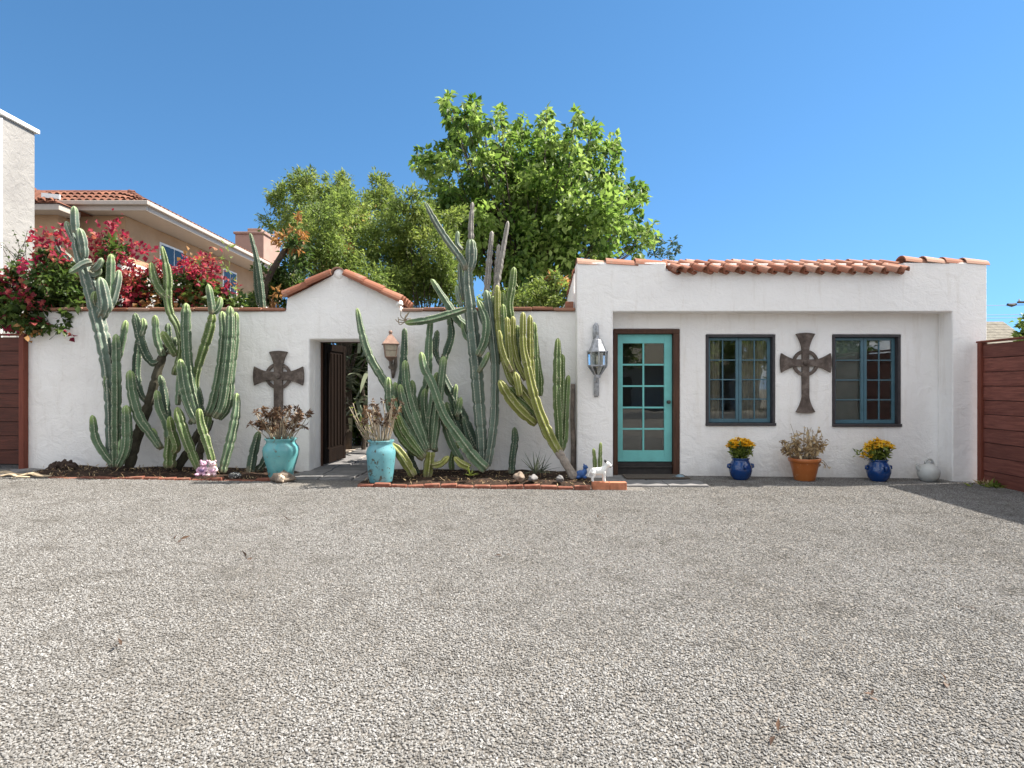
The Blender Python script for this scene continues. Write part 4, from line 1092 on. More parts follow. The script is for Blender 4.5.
# --- yellow candelabra leaning left
p = plant(573, 477, 8.95, 'yellow green cactus candelabra leaning left from a bare grey trunk')
S(p, [(575, 479), (568, 467), (558, 451)], (10, 8, 8.5), 'grey_log', 6, 8.95, 9.0, tip=False, deep=.08)
S(p, [(560, 454), (551, 438), (541, 416), (533, 392), (527, 366), (523, 345), (523, 312)], (9, 11, 11, 10, 9, 8, 6.5), CYL, 6, 9.0, 9.1)
S(p, [(556, 450), (546, 432), (538, 412), (526, 396), (512, 378), (503, 352), (498, 320), (497, 285)], (7, 9, 9, 10, 10, 8, 7, 6), CYL, 6, 9.05, 9.2)
S(p, [(536, 424), (522, 412), (510, 398), (499, 380)], (8, 11, 11, 9), CYL, 6, 9.1, 8.95)
S(p, [(541, 420), (528, 406), (516, 396), (509, 387)], (7, 8, 8, 7), CGR, 6, 9.15, 9.1)
S(p, [(534, 394), (531, 370), (530, 345), (530, 315)], (7, 8, 7.5, 6), CYL, 6, 9.12, 9.2)
S(p, [(536, 396), (536, 372), (535, 350), (534, 322)], (6, 7, 7, 5.5), CGR, 6, 9.2, 9.25)
S(p, [(540, 396), (540, 380), (537, 358), (535, 331)], (5.5, 7, 6, 5), CGR, 5, 9.25, 9.3)
S(p, [(520, 384), (511, 368), (508, 345), (507, 317)], (7, 8, 7, 6), CYL, 6, 9.05, 9.15)
S(p, [(512, 372), (505, 358), (501, 344), (499, 330)], (6, 7, 6, 5), CYL, 5, 9.0, 9.0)
S(p, [(510, 362), (511, 325), (509, 305), (512, 286), (514, 267)], (7, 8.5, 8.5, 8, 6.5), CGR, 6, 9.3, 9.35)
S(p, [(519, 368), (518.5, 347), (517.5, 325)], (4.5, 5, 4), CGR, 5, 9.2, 9.2)
S(p, [(514, 374), (507, 352), (504, 330), (503, 304)], (7, 8, 7.5, 6), CGR, 6, 9.12, 9.2)
S(p, [(526, 380), (517, 362), (513, 342), (513, 316)], (6, 7, 7, 5.5), CYL, 6, 9.1, 9.2)
S(p, [(505, 345), (504, 318), (503, 292)], (6, 7, 5.5), CGR, 6, 9.28, 9.3)
S(p, [(560, 452), (559, 425), (557.5, 400), (557.5, 365), (558, 338)], (7, 9, 9.5, 9, 5.5), CGR, 6, 9.05, 9.3)
S(p, [(561, 420), (562, 390), (562.5, 354)], (5.5, 6.5, 5), CGR, 5, 9.15, 9.3)
S(p, [(561, 452), (565, 438), (566.5, 408), (568.5, 375)], (6, 7, 6.5, 5), CGR, 5, 9.1, 9.3)
S(p, [(520, 396), (518, 384), (515, 372)], 7, CYL, 6, 9.0, 8.95)
p = plant(511.5, 474, 9.3, 'short single dark green cactus stem standing alone by the middle of the wall')
S(p, [(511.5, 474), (512.5, 458), (515, 440), (514.4, 427)], (6.5, 7, 7, 5.5), CD, 6, 9.3, 9.4)
p = thing('small_cactus', at(598, 474, 8.7), 'pair of small green cactus stems behind the white dog figure', 'cactus')
S(p, [(595, 474), (595, 462), (593.5, 448)], (4, 4.5, 3), CGR, 5, 8.75, 8.75)
S(p, [(600, 474), (600, 460), (600.6, 442)], (4, 4.5, 3), CGR, 5, 8.75, 8.75)
# bare weathered post against the wall
mb = MB(); a = at(573, 473, 9.62); b = at(573, 384, 9.68)
mb.tube([a - Vector((0, 0, .05)), a.lerp(b, .3) + Vector((.01, 0, 0)), a.lerp(b, .6) - Vector((.008, 0, 0)), b], [.045, .042, .036, .034], 9)
tag(mb.build('wooden_post', 'post_grey', org=a, smooth=True), 'weathered grey wooden post leaning on the wall beside the house corner', 'post')
# dried aerial roots at the end of the lying stem
mb = MB(); e = at(404, 322, 9.1); rr = random.Random(4)
for i in range(9):
    d = Vector((rr.uniform(-.18, .05), rr.uniform(-.06, .06), rr.uniform(-.05, .14)))
    mb.tube(smoothpath([e + Vector((rr.uniform(0, .1), 0, 0)), e + d * .5 + Vector((0, 0, rr.uniform(-.06, .06))), e + d + Vector((rr.uniform(0, .12), 0, .04))], .03)[0], .007, 5)
tag(mb.build('dried_shoots', 'dead_stem', org=e, smooth=True), 'dry curling brown shoots at the end of the lying cactus stem', 'dead plant')

# ================================================================== AGAVE / ALOE ROSETTES
def rosette(name, c, n, L, w, mat, label, cat, up=.55, seed=1, tone=(0, 1)):
    rnd = random.Random(seed); mb = MB(); c = Vector(c)
    for i in range(n):
        a = 2 * PI * i * .381966 + rnd.uniform(-.2, .2); el = rnd.uniform(.25, 1.0) * PI / 2 * (.5 + up * .5) if False else rnd.uniform(.3, 1.35)
        d = Vector((math.cos(a) * math.cos(el), math.sin(a) * math.cos(el), math.sin(el)))
        l = L * rnd.uniform(.65, 1.1); sd = d.cross(Vector((0, 0, 1))).normalized(); nr = sd.cross(d).normalized()
        vs = []; K = 6; tn = rnd.uniform(*tone)
        for k in range(K + 1):
            t = k / K; p = c + d * l * t - Vector((0, 0, .25 * l * t * t * (1 - el / 1.6)))
            ww = w * (1 - t) ** .7 * (.7 + .6 * t * (1 - t))
            vs += [p + sd * ww + nr * ww * .5, p - nr * ww * .25, p - sd * ww + nr * ww * .5, p + nr * ww * .1]
        fs = []
        for k in range(K):
            for j in range(4): fs.append((k * 4 + j, k * 4 + (j + 1) % 4, (k + 1) * 4 + (j + 1) % 4, (k + 1) * 4 + j))
        mb.add(vs, fs, tn + .001)
    return tag(mb.build(name, mat, org=c, smooth=True), label, cat)
rosette('aloe_plant', at(535, 474, 8.85), 17, .42, .017, 'aloe_grey', 'grey green spiky aloe beside the short dark cactus stem', 'plant', seed=2)
rosette('aloe_plant', at(541, 473, 9.0), 12, .38, .015, 'aloe_grey', 'grey spiky aloe nearest the bare grey cactus trunk', 'plant', seed=5)
rosette('agave_plant', at(470, 476, 8.65), 18, .17, .012, 'plant_green', 'small bright green spiky rosette at the foot of the leaning cactus', 'plant', seed=3)

# ================================================================== POTS AND THEIR PLANTS
def pot(name, px, py, Y, prof, mat, label, n=36):
    c = at(px, py, Y); mb = MB(); mb.lathe(prof, c, n)
    return c, mb
# turquoise pots
def turq(px, py, Y, H, R, mat, label, base=.7):
    c = at(px, py, Y)
    o = thing('plant_pot', c, label, 'plant pot')
    prof = [(R * base, 0), (R * (base + .04), .02), (R * (base + .14), H * .25), (R * .97, H * .58), (R, H * .70), (R * .95, H * .79), (R * .80, H * .87), (R * .79, H * .93), (R * .90, H * .985), (R * .89, H), (R * .78, H * .99), (R * .72, H * .9)]
    mb = MB(); mb.lathe(prof, c, 40); mb.build('pot_body', mat, o, smooth=True)
    s = MB(); s.lathe([(R * .75, H * .92), (R * .3, H * .94)], c, 20); s.build('pot_soil', 'bed_soil', o)
    return c + Vector((0, 0, H * .93)), R * .7
def dead_plant(c, R, n, h, spread, label, seed, mat='dry_rosette', stems='dead_stem', lean=0, rn=11, rs=.06, cat='dead plant'):
    rnd = random.Random(seed)
    o = thing('dried_plant', c, label, cat)
    st = MB(); C = []; T = []; Out = []
    for i in range(n):
        a = rnd.uniform(0, 2 * PI); r = R * rnd.uniform(.1, .9)
        b = c + Vector((r * math.cos(a), r * math.sin(a), 0))
        hh = h * rnd.uniform(.35, 1.0)
        e = b + Vector((math.cos(a) * spread * rnd.uniform(.2, 1) + lean * rnd.uniform(0, 1), math.sin(a) * spread * .45, hh))
        m = b.lerp(e, .5) + Vector((rnd.uniform(-.04, .04), rnd.uniform(-.03, .03), rnd.uniform(.0, .05)))
        st.tube(smoothpath([b, m, e], .06)[0], rnd.uniform(.005, .009), 5)
        for q in ([e] if rnd.random() < .5 else [e, m.lerp(e, .55) + Vector((rnd.uniform(-.06, .06), rnd.uniform(-.04, .04), .04))]):
            tn = rnd.uniform(.1, .9)
            for k in range(rn):
                C.append((q.x + rnd.gauss(0, .006), q.y + rnd.gauss(0, .006), q.z + rnd.gauss(0, .01))); T.append(tn + rnd.gauss(0, .12))
                d = Vector((rnd.gauss(0, 1), rnd.gauss(0, 1), rnd.gauss(.3, .6))).normalized(); Out.append((d.x, d.y, d.z))
    st.build('stems', stems, o, smooth=True)
    leaf_mesh('rosettes', mat, o, C, rs, rs * .42, np.array(T), .3, 0, outward=np.array(Out))
    return o
c, r = turq(281, 477.5, 8.95, wz(438, 8.95) - wz(477.5, 8.95), .258, 'turquoise_pot', 'glossy turquoise glazed pot left of the gateway, under the cross', .62)
dead_plant(c, r, 46, .50, .30, 'dried brown rosette plant in the left turquoise pot', 5, rn=13, rs=.075)
c2, r2 = turq(381, 482, 8.62, wz(440, 8.62) - wz(482, 8.62), .205, 'turquoise_pot_worn', 'worn turquoise pot right of the gateway, beside the fan cactus', .74)
dead_plant(c2, r2, 40, .62, .24, 'dried twiggy plant in the right turquoise pot', 8, rn=9, rs=.06)
mb = MB(); rr = random.Random(9); ld = thing('twiggy_shrub', c2 + Vector((-.16, .05, -.1)), 'bare pale twigs with yellow green tips leaning into the gateway', 'plant')
C = []
for i in range(16):
    b = c2 + Vector((-.12, .1, -.05)); e = b + Vector((rr.uniform(-.42, .02), rr.uniform(0, .3), rr.uniform(.1, .62)))
    mb.tube(smoothpath([b, b.lerp(e, .5) + Vector((rr.uniform(-.08, .02), 0, rr.uniform(-.05, .05))), e], .05)[0], .006, 5)
    C += [tuple(b.lerp(e, rr.uniform(.55, 1))) for k in range(4)]
mb.build('stems', 'dead_stem', ld, smooth=True)
leaf_mesh('foliage', 'plant_green', ld, C, .08, .022, RNG.uniform(.4, 1, len(C)), .2, lift=.8)
# cobalt pots
def blue_pot(px, py, Y, label, seed, flab, lean):
    c = at(px, py, Y); c.z = gz(c.x) + .004; R = .172; H = .335
    o = thing('plant_pot', c, label, 'plant pot', 'cobalt blue pots under the windows')
    prof = [(R * .62, 0), (R * .66, .015), (R * .86, H * .16), (R * 1.0, H * .42), (R * .99, H * .58), (R * .88, H * .74), (R * .74, H * .86), (R * .72, H * .92), (R * .80, H * .97), (R * .81, H), (R * .70, H), (R * .66, H * .93)]
    mb = MB(); mb.lathe(prof, c, 40); mb.build('pot_body', 'cobalt', o, smooth=True)
    for a in (0, PI / 2, PI, -PI / 2):
        k = MB(); d = Vector((math.cos(a), math.sin(a), 0)); q = c + d * R * .92 + Vector((0, 0, H * .60))
        k.tube([q + Vector((0, 0, .035)), q + d * .035 + Vector((0, 0, .025)), q + d * .04 - Vector((0, 0, .005)), q - Vector((0, 0, .03))], [.018, .020, .018, .014], 8)
        k.build('lug', 'cobalt', o, smooth=True)
    rnd = random.Random(seed); t = c + Vector((0, 0, H))
    f = thing('flowering_plant', t, flab, 'flowers', 'yellow flowers in the blue pots')
    C = []; 
    for i in range(420):
        a = rnd.uniform(0, 6.283); u = rnd.random() ** .5
        hh = rnd.uniform(-.03, .21); rad = (.09 + .10 * min(1, max(0, hh) / .12)) * u
        x = math.cos(a) * rad
        if rnd.random() < .2: x += lean * rnd.random() * 1.5; hh *= .7
        C.append((t.x + x, t.y + math.sin(a) * rad, t.z + hh))
    leaf_mesh('foliage', 'plant_green', f, C, .085, .028, RNG.uniform(0, 1, len(C)), .2, lift=.7)
    C = []; O = []
    hd = []
    for i in range(95):
        a = rnd.uniform(0, 6.283); u = rnd.random() ** .5; rad = .185 * u
        p = Vector((t.x + math.cos(a) * rad, t.y + math.sin(a) * rad, t.z + .275 - .09 * u * u + rnd.uniform(-.035, .03)))
        if lean and i % 9 == 0: p = Vector((t.x + lean * rnd.uniform(.9, 2.0), t.y - .03 + rnd.uniform(-.05, .05), t.z + rnd.uniform(.03, .2)))
        hd.append(p)
        for k in range(12):
            b = 2 * PI * k / 12; C.append(tuple(p)); O.append((math.cos(b), math.sin(b) - .25, .25))
    leaf_mesh('flower_heads', 'flower_yellow', f, C, .050, .026, RNG.uniform(0, 1, len(C)), .6, outward=np.array(O) * 2.5)
    s = MB()
    for p in hd: s.tube([t + Vector(((p.x - t.x) * .3, (p.y - t.y) * .3, -.02)), p], .004, 4)
    s.build('stems', 'leaf_mid', f)
blue_pot(740.5, 478, 9.47, 'cobalt blue glazed pot under the window nearest the door', 31, 'round tuft of yellow flowers in the blue pot nearest the door', 0)
blue_pot(878.5, 480, 9.47, 'cobalt blue glazed pot under the right window, near the white jug', 37, 'yellow flowers trailing left from the blue pot under the right window', -.16)
# terracotta pot
c = at(804.5, 479, 9.47); c.z = gz(c.x) + .004
o = thing('plant_pot', c, 'orange terracotta pot with pale streaks between the two blue pots', 'plant pot')
mb = MB(); H = .345
mb.lathe([(.145, 0), (.15, .01), (.195, H * .6), (.212, H * .80), (.214, H * .81), (.232, H * .83), (.238, H * .97), (.232, H), (.212, H), (.205, H * .9)], c, 36)
mb.build('pot_body', 'terracotta_pot', o, smooth=True)
s = MB(); s.lathe([(.207, H * .92), (.05, H * .95)], c, 20); s.build('pot_soil', 'bed_soil', o)
t = c + Vector((0, 0, H * .93)); rnd = random.Random(12)
d = thing('dried_plant', t, 'dry straw coloured plant with upright grey stalks in the terracotta pot', 'dead plant')
mb = MB(); C = []; T = []
for i in range(70):
    a = rnd.uniform(0, 6.283); r = rnd.uniform(.02, .18); b = t + Vector((r * math.cos(a), r * math.sin(a), 0))
    tall = i < 16
    e = b + Vector((math.cos(a) * (.07 if tall else .16) + rnd.uniform(-.03, .03), math.sin(a) * .08, rnd.uniform(.38, .56) if tall else rnd.uniform(.14, .34)))
    if i in (20, 21, 22, 23): e = b + Vector((.22, 0, rnd.uniform(-.16, .12)))
    if i in (24, 25): e = b + Vector((-.22, 0, rnd.uniform(.12, .28)))
    m = b.lerp(e, .5) + Vector((rnd.uniform(-.03, .03), 0, .04))
    mb.tube(smoothpath([b, m, e], .05)[0], rnd.uniform(.003, .005), 4)
    for k in range(3 if tall else 9):
        q = b.lerp(e, rnd.uniform(.45, 1.02)); C.append((q.x + rnd.gauss(0, .015), q.y + rnd.gauss(0, .015), q.z)); T.append(rnd.uniform(.1, 1))
mb.build('stems', 'dead_stem', d)
leaf_mesh('dry_leaves', 'dry_leaf', d, C, .08, .036, np.array(T), .2)
# pale ceramic jug
c = at(928.5, 479.5, 9.5); c.z = gz(c.x) + .004
o = thing('ceramic_jug', c, 'round pale grey ceramic jug with a loop handle near the right fence', 'jug')
mb = MB(); mb.lathe([(.085, 0), (.10, .008), (.145, .07), (.158, .13), (.148, .19), (.115, .235), (.075, .26), (.055, .275), (.05, .29), (.058, .30)], c, 32)
mb.build('jug_body', 'grey_ceramic', o, smooth=True)
mb = MB(); q = c + Vector((0, 0, .27))
mb.tube(smoothpath([q + Vector((-.05, 0, 0)), q + Vector((-.035, 0, .055)), q + Vector((.02, 0, .075)), q + Vector((.06, 0, .04)), q + Vector((.085, 0, -.04))], .02)[0], .017, 10); mb.build('handle', 'grey_ceramic', o, smooth=True)
mb = MB(); mb.tube(smoothpath([c + Vector((-.11, 0, .16)), c + Vector((-.17, 0, .20)), c + Vector((-.165, 0, .255))], .02)[0] + [c + Vector((-.175, 0, .262))], [.032, .030, .026, .024, .024, .024, .024, .024, .024, .024, .028][:1] * 0 or .026, 12); mb.build('spout', 'grey_ceramic', o, smooth=True)

# ================================================================== FIGURES AND SMALL THINGS
def blob(name, parts, mat, parent=None, org=None, vox=.006):
    mb = MB()
    for p in parts:
        if p[0] == 'e': mb.ellipsoid(p[1], p[2], p[3] if len(p) > 3 else (0, 0, 0))
        else: mb.tube(p[1], p[2], 10)
    o = mb.build(name, mat, parent, org=org, smooth=True)
    r = o.modifiers.new('remesh', 'REMESH'); r.mode = 'VOXEL'; r.voxel_size = vox; r.use_smooth_shade = True
    sm = o.modifiers.new('smooth', 'SMOOTH'); sm.iterations = 4; sm.factor = .5
    return o
V = Vector
# two edging bricks with the white dog on top
bt = gz(1.2) + .105
for i, (x0, x1, lb) in enumerate(((1.10, 1.335, 'orange brick on edge under the white dog figure, left one of two'), (1.34, 1.575, 'orange brick on edge nearest the doorstep paving, right one of two'))):
    mb = MB(); mb.box(x0, x1, 8.36 + i * .01, 8.47 + i * .012, gz(1.2) - .02, bt - i * .004)
    tag(mb.build('brick', 'orange_brick', org=(x0, 8.4, gz(1.2)), bevel=.008), lb, 'brick', 'two loose bricks by the doorstep')
b = V((1.20, 8.41, bt)); 
o = thing('dog_figure', b, 'white dog figure with dark ears and muzzle standing on a brick', 'ornament')
blob('dog_body', [('e', b + V((-.01, 0, .145)), (.098, .048, .055)), ('e', b + V((.055, 0, .155)), (.05, .05, .062)), ('e', b + V((-.075, 0, .14)), (.048, .048, .056)),
    ('t', [b + V((.06, 0, .17)), b + V((.10, 0, .225))], [.040, .034]), ('e', b + V((.112, 0, .238)), (.045, .04, .040)), ('t', [b + V((.12, 0, .235)), b + V((.168, 0, .215))], [.030, .023]),
    ('e', b + V((.09, .03, .27)), (.012, .01, .024)), ('e', b + V((.09, -.03, .27)), (.012, .01, .024)),
    ('t', [b + V((.066, -.03, .14)), b + V((.068, -.03, .06)), b + V((.072, -.03, .008))], [.024, .015, .018]), ('t', [b + V((.06, .03, .14)), b + V((.06, .03, .06)), b + V((.064, .03, .008))], [.024, .015, .018]),
    ('t', [b + V((-.085, -.03, .14)), b + V((-.070, -.03, .085)), b + V((-.095, -.03, .05)), b + V((-.088, -.03, .008))], [.032, .022, .014, .017]), ('t', [b + V((-.085, .03, .14)), b + V((-.072, .03, .085)), b + V((-.097, .03, .05)), b + V((-.09, .03, .008))], [.032, .022, .014, .017]),
    ('t', [b + V((-.115, 0, .16)), b + V((-.14, 0, .12)), b + V((-.145, 0, .07))], [.014, .010, .006])], 'porcelain', o, vox=.0055)
for n, pos, r in (('nose', (.176, 0, .218), (.010, .012, .009)), ('eye', (.135, -.034, .252), (.007, .005, .008)), ('eye', (.135, .034, .252), (.007, .005, .008)), ('ear', (.086, -.033, .283), (.014, .011, .022)), ('ear', (.086, .033, .283), (.014, .011, .022)), ('mouth', (.156, -.014, .200), (.016, .012, .005))):
    m = MB(); m.ellipsoid(b + V(pos), r); m.build(n, 'black_glaze', o, smooth=True)
# blue animal figure
b = at(581, 474, 8.95)
b.z = gz(b.x) + .07
blue = blob('animal_figure', [('e', b + V((-.005, 0, .06)), (.075, .05, .06)), ('e', b + V((.055, 0, .10)), (.035, .034, .055)), ('e', b + V((.062, 0, .165)), (.036, .033, .034)), ('e', b + V((.088, 0, .158)), (.02, .018, .014)),
     ('e', b + V((.045, .02, .20)), (.010, .009, .018)), ('e', b + V((.045, -.02, .20)), (.010, .009, .018)), ('e', b + V((.055, -.03, .02)), (.03, .02, .022)), ('e', b + V((-.05, -.03, .02)), (.045, .024, .024)), ('t', [b + V((-.06, 0, .04)), b + V((-.10, 0, .03))], [.02, .012])], 'blue_matt', org=b)
tag(blue, 'small blue seated animal figure between the grey trunk and the white dog', 'ornament')
# blue grey turtle by the door
b = V((wx(680, 9.35), 9.35, gz(2.6) + .004))
o = thing('turtle_figure', b, 'blue grey ceramic turtle on the ground right of the turquoise door', 'ornament')
mb = MB(); mb.lathe([(.088, 0), (.095, .012), (.082, .028), (.066, .06), (.035, .078), (.008, .083)], b, 24); mb.build('shell', 'bluegrey_glaze', o, smooth=True)
blob('turtle_body', [('e', b + V((0, 0, .018)), (.085, .08, .018)), ('e', b + V((-.105, -.02, .035)), (.03, .024, .022)), ('e', b + V((-.06, -.075, .014)), (.03, .025, .014)), ('e', b + V((.06, -.075, .014)), (.03, .025, .014)), ('e', b + V((.1, 0, .014)), (.025, .01, .01))], 'bluegrey_glaze', o)
# two little bears
def bear(px, mat, label, cloth, s, tilt):
    b = V((wx(px, 8.9), 8.9, gz(wx(px, 8.9)) + .05)); q = lambda x, y, z: b + V((x + tilt * z, y, z)) * 1 if False else b + V(((x + tilt * z) * s, y * s, z * s))
    o = thing('bear_figure', b, label, 'ornament')
    blob('bear_body', [('e', q(0, 0, .085), (.055 * s, .048 * s, .07 * s)), ('e', q(0, -.005, .175), (.052 * s, .045 * s, .045 * s)), ('e', q(0, -.045, .165), (.022 * s, .02 * s, .016 * s)),
        ('e', q(-.045, 0, .215), (.020 * s, .012 * s, .020 * s)), ('e', q(.045, 0, .215), (.020 * s, .012 * s, .020 * s)),
        ('t', [q(-.045, -.01, .125), q(-.075, -.03, .085), q(-.05, -.055, .065)], [.02 * s, .017 * s, .018 * s]), ('t', [q(.045, -.01, .125), q(.075, -.03, .085), q(.05, -.055, .065)], [.02 * s, .017 * s, .018 * s]),
        ('t', [q(-.03, -.02, .03), q(-.055, -.075, .022), q(-.058, -.085, .04)], [.028 * s, .023 * s, .022 * s]), ('t', [q(.03, -.02, .03), q(.055, -.075, .022), q(.058, -.085, .04)], [.028 * s, .023 * s, .022 * s])], mat, o, vox=.006)
    m = MB(); m.ellipsoid(q(0, -.012, .08), (.05 * s, .042 * s, .042 * s)); m.build('vest', cloth, o, smooth=True)
    for x in (-.018, .018): e = MB(); e.ellipsoid(q(x, -.045, .185), (.006, .005, .006)); e.build('eye', 'black_glaze', o, smooth=True)
    e = MB(); e.ellipsoid(q(0, -.064, .170), (.008, .006, .006)); e.build('nose', 'black_glaze', o, smooth=True)
bear(202.5, 'bear_pink', 'small mauve bear figure with a dark vest, left of the pair by the cactus bed', 'purple_cloth', 1.0, .1)
bear(213.5, 'bear_pale', 'small pale pink bear figure, right of the pair by the cactus bed', 'bear_pink', 1.0, -.08)
def rock(px, py, Y, r, mat, label, zoff=0, rough=.5, name='rock'):
    c = at(px, py, Y); mb = MB(); mb.ellipsoid(c, r, (0, 0, random.uniform(0, 3)), 18, 12, rough)
    return tag(mb.build(name, mat, org=c, smooth=True), label, 'rock')
rock(283, 478, 8.72, (.15, .12, .085), 'rock_brown', 'brown boulder with a pale face in front of the left turquoise pot')
rock(281, 478.5, 8.61, (.06, .045, .05), 'rock_pale', 'small pale round stone leaning on the brown boulder')
t_ = NT('speckled_stone'); Pp = t_.coord(); vv = t_.n('ShaderNodeTexVoronoi'); vv.inputs['Scale'].default_value = 38; t_.l(Pp, vv.inputs['Vector'])
t_.done(t_.principled(t_.ramp(vv.outputs['Distance'], [(.32, (.75, .74, .70)), (.42, (.04, .04, .04))]), .6))
rock(235, 475.5, 8.85, (.088, .07, .05), 'speckled_stone', 'black stone with white spots between the slim cactus and the turquoise pot', rough=.1)
rock(519, 477, 8.6, (.10, .07, .06), 'rock_brown', 'tan rock on the bed edge below the short dark cactus')
rock(533, 478, 8.62, (.09, .06, .045), 'slate', 'flat grey green rock below the spiky aloes')
rock(560, 479, 8.6, (.06, .05, .045), 'slate', 'small grey stone by the foot of the bare grey trunk')
rock(25, 473, 9.45, (.27, .16, .06), 'slate', 'flat grey stone slab lying at the foot of the dark wooden gate')
mb = MB(); c = at(62, 469, 9.35)
rb = random.Random(2)
for i in range(9): mb.ellipsoid(c + V((rb.uniform(-.16, .14), rb.uniform(-.08, .08), rb.uniform(-.05, .05))), (rb.uniform(.06, .1), .07, rb.uniform(.05, .085)), (rb.random() * 3, rb.random() * 3, 0), rough=.8)
tag(mb.build('root_lump', 'bark_lump', org=c), 'dark lumpy dead root mound against the white wall by the wooden gate', 'dead root')
# fallen palm sheaths at the far left
for i, (pa, pb, w, lb) in enumerate((((-12, 477), (28, 477.5), .05, 'pale dry palm sheath lying before the wooden gate'), ((18, 481), (52, 475), .045, 'curved dry palm sheath on the gravel near the dark root mound'), ((-4, 483), (30, 481), .03, 'thin broken palm sheath nearest the camera by the wooden gate'))):
    a = at(*pa, 8.9 - .1 * i); b = at(*pb, 8.95 - .1 * i); a.z = gz(a.x) + .03; b.z = gz(b.x) + .03
    mb = MB(); path, par = smoothpath([a, a.lerp(b, .35) + V((0, .05, .03)), a.lerp(b, .7) + V((0, -.05, .015)), b], .05)
    mb.tube(path, [w * (1 - .75 * abs(2 * t - .8) ** 1.5 * .6) for t in par], 7, squash=.45)
    tag(mb.build('palm_sheath', 'dry_palm', org=a, smooth=True), lb, 'dead leaf')
# edging bricks
def bricks(x0, x1, y0, y1, h, label, group, seed, mat='old_brick', gap=.006):
    rnd = random.Random(seed); n = int(round((x1 - x0) / .225)); out = []
    for i in range(n):
        a = x0 + (x1 - x0) * i / n; b = x0 + (x1 - x0) * (i + 1) / n - gap - rnd.uniform(0, .01); y = y0 + (y1 - y0) * (i + .5) / n + rnd.uniform(-.012, .012)
        c = V(((a + b) / 2, y, gz((a + b) / 2) + h / 2 - .02 + rnd.uniform(-.02, .012)))
        mb = MB(); mb.obox(c, ((b - a) / 2, .05, h / 2 + .01), (rnd.uniform(-.09, .09), rnd.uniform(-.06, .06), rnd.uniform(-.09, .09)))
        tag(mb.build('edging_brick', mat, org=(c.x, c.y, c.z - h / 2), bevel=.012, seg=2), label, 'brick', group)
bricks(-2.12, 1.08, 8.42, 8.36, .062, 'weathered red brick in the row edging the bed right of the gateway', 'edging bricks right of the gateway', 41)
bricks(-6.7, -3.45, 8.86, 8.80, .042, 'sunken red brick in the row edging the bed left of the gateway', 'edging bricks left of the gateway', 43)
# doormat
mb = MB(); mb.box(1.72, 2.68, 9.18, 9.60, gz(2.1) + .036, gz(2.1) + .052)
tag(mb.build('doormat', 'rubber_mat', org=(2.2, 9.4, gz(2.2) + .036), bevel=.005), 'dark brown doormat before the turquoise door', 'doormat')
# weeds by the fence, fallen leaves
def tuft(px, py, Y, n, s, mat, name, label, cat, L=.11, flat=.12):
    c = at(px, py, Y); c.z = gz(c.x) + .005
    C = RNG.normal(size=(n, 3)) * np.array([s, s * .5, flat * s]) + np.array(c); C[:, 2] = np.maximum(C[:, 2], c.z)
    return tag(leaf_mesh(name, mat, None, C, L, L * .25, RNG.uniform(0, 1, n), .3, org=c, lift=.45), label, cat)
tuft(1000, 486, 9.0, 150, .13, 'plant_green', 'weed', 'low green weeds at the foot of the reddish fence', 'weeds')
tuft(986, 482, 9.2, 40, .10, 'dry_leaf', 'leaf_litter', 'dry leaf litter beside the weeds by the fence', 'dead leaves')
rl = random.Random(77)
for i, (px, py) in enumerate(((352, 533), (250, 565), (177, 548), (286, 527), (505, 560), (772, 737), (870, 700), (948, 684), (960, 605), (600, 520), (720, 505), (118, 657))):
    Y = 611 * (CAMZ - .06) / (py - CY); c = at(px, py, Y); c.z = gz(c.x) + .014
    C = np.array([[c.x + rl.gauss(0, .015), c.y + rl.gauss(0, .015), c.z] for k in range(3)])
    tag(leaf_mesh('fallen_leaf', 'dry_rosette', None, C, .07, .022, RNG.uniform(0, .6, 3), .9, org=c), 'small dark fallen leaf curled on the pale gravel', 'fallen leaf', 'fallen leaves on the gravel')
# litter of dry bits along the bed edges
n = 900; C = np.zeros((n, 3)); C[:, 0] = np.where(RNG.random(n) < .5, RNG.uniform(-7.2, -3.4, n), RNG.uniform(-2.1, 1.1, n)); C[:, 1] = np.where(C[:, 0] < -3, RNG.uniform(8.75, 9.6, n), RNG.uniform(8.5, 9.6, n))
C[:, 2] = .08 - .0115 * C[:, 0] + np.where(C[:, 1] > 8.95, .075, np.where(C[:, 0] > -3, .07, .03))
o = leaf_mesh('leaf_litter', 'dry_leaf', None, C, .07, .012, RNG.uniform(0, 1, n), .9, org=(0, 9, 0))
tag(o, 'dry leaf and bark litter strewn over the cactus beds', kind='stuff')

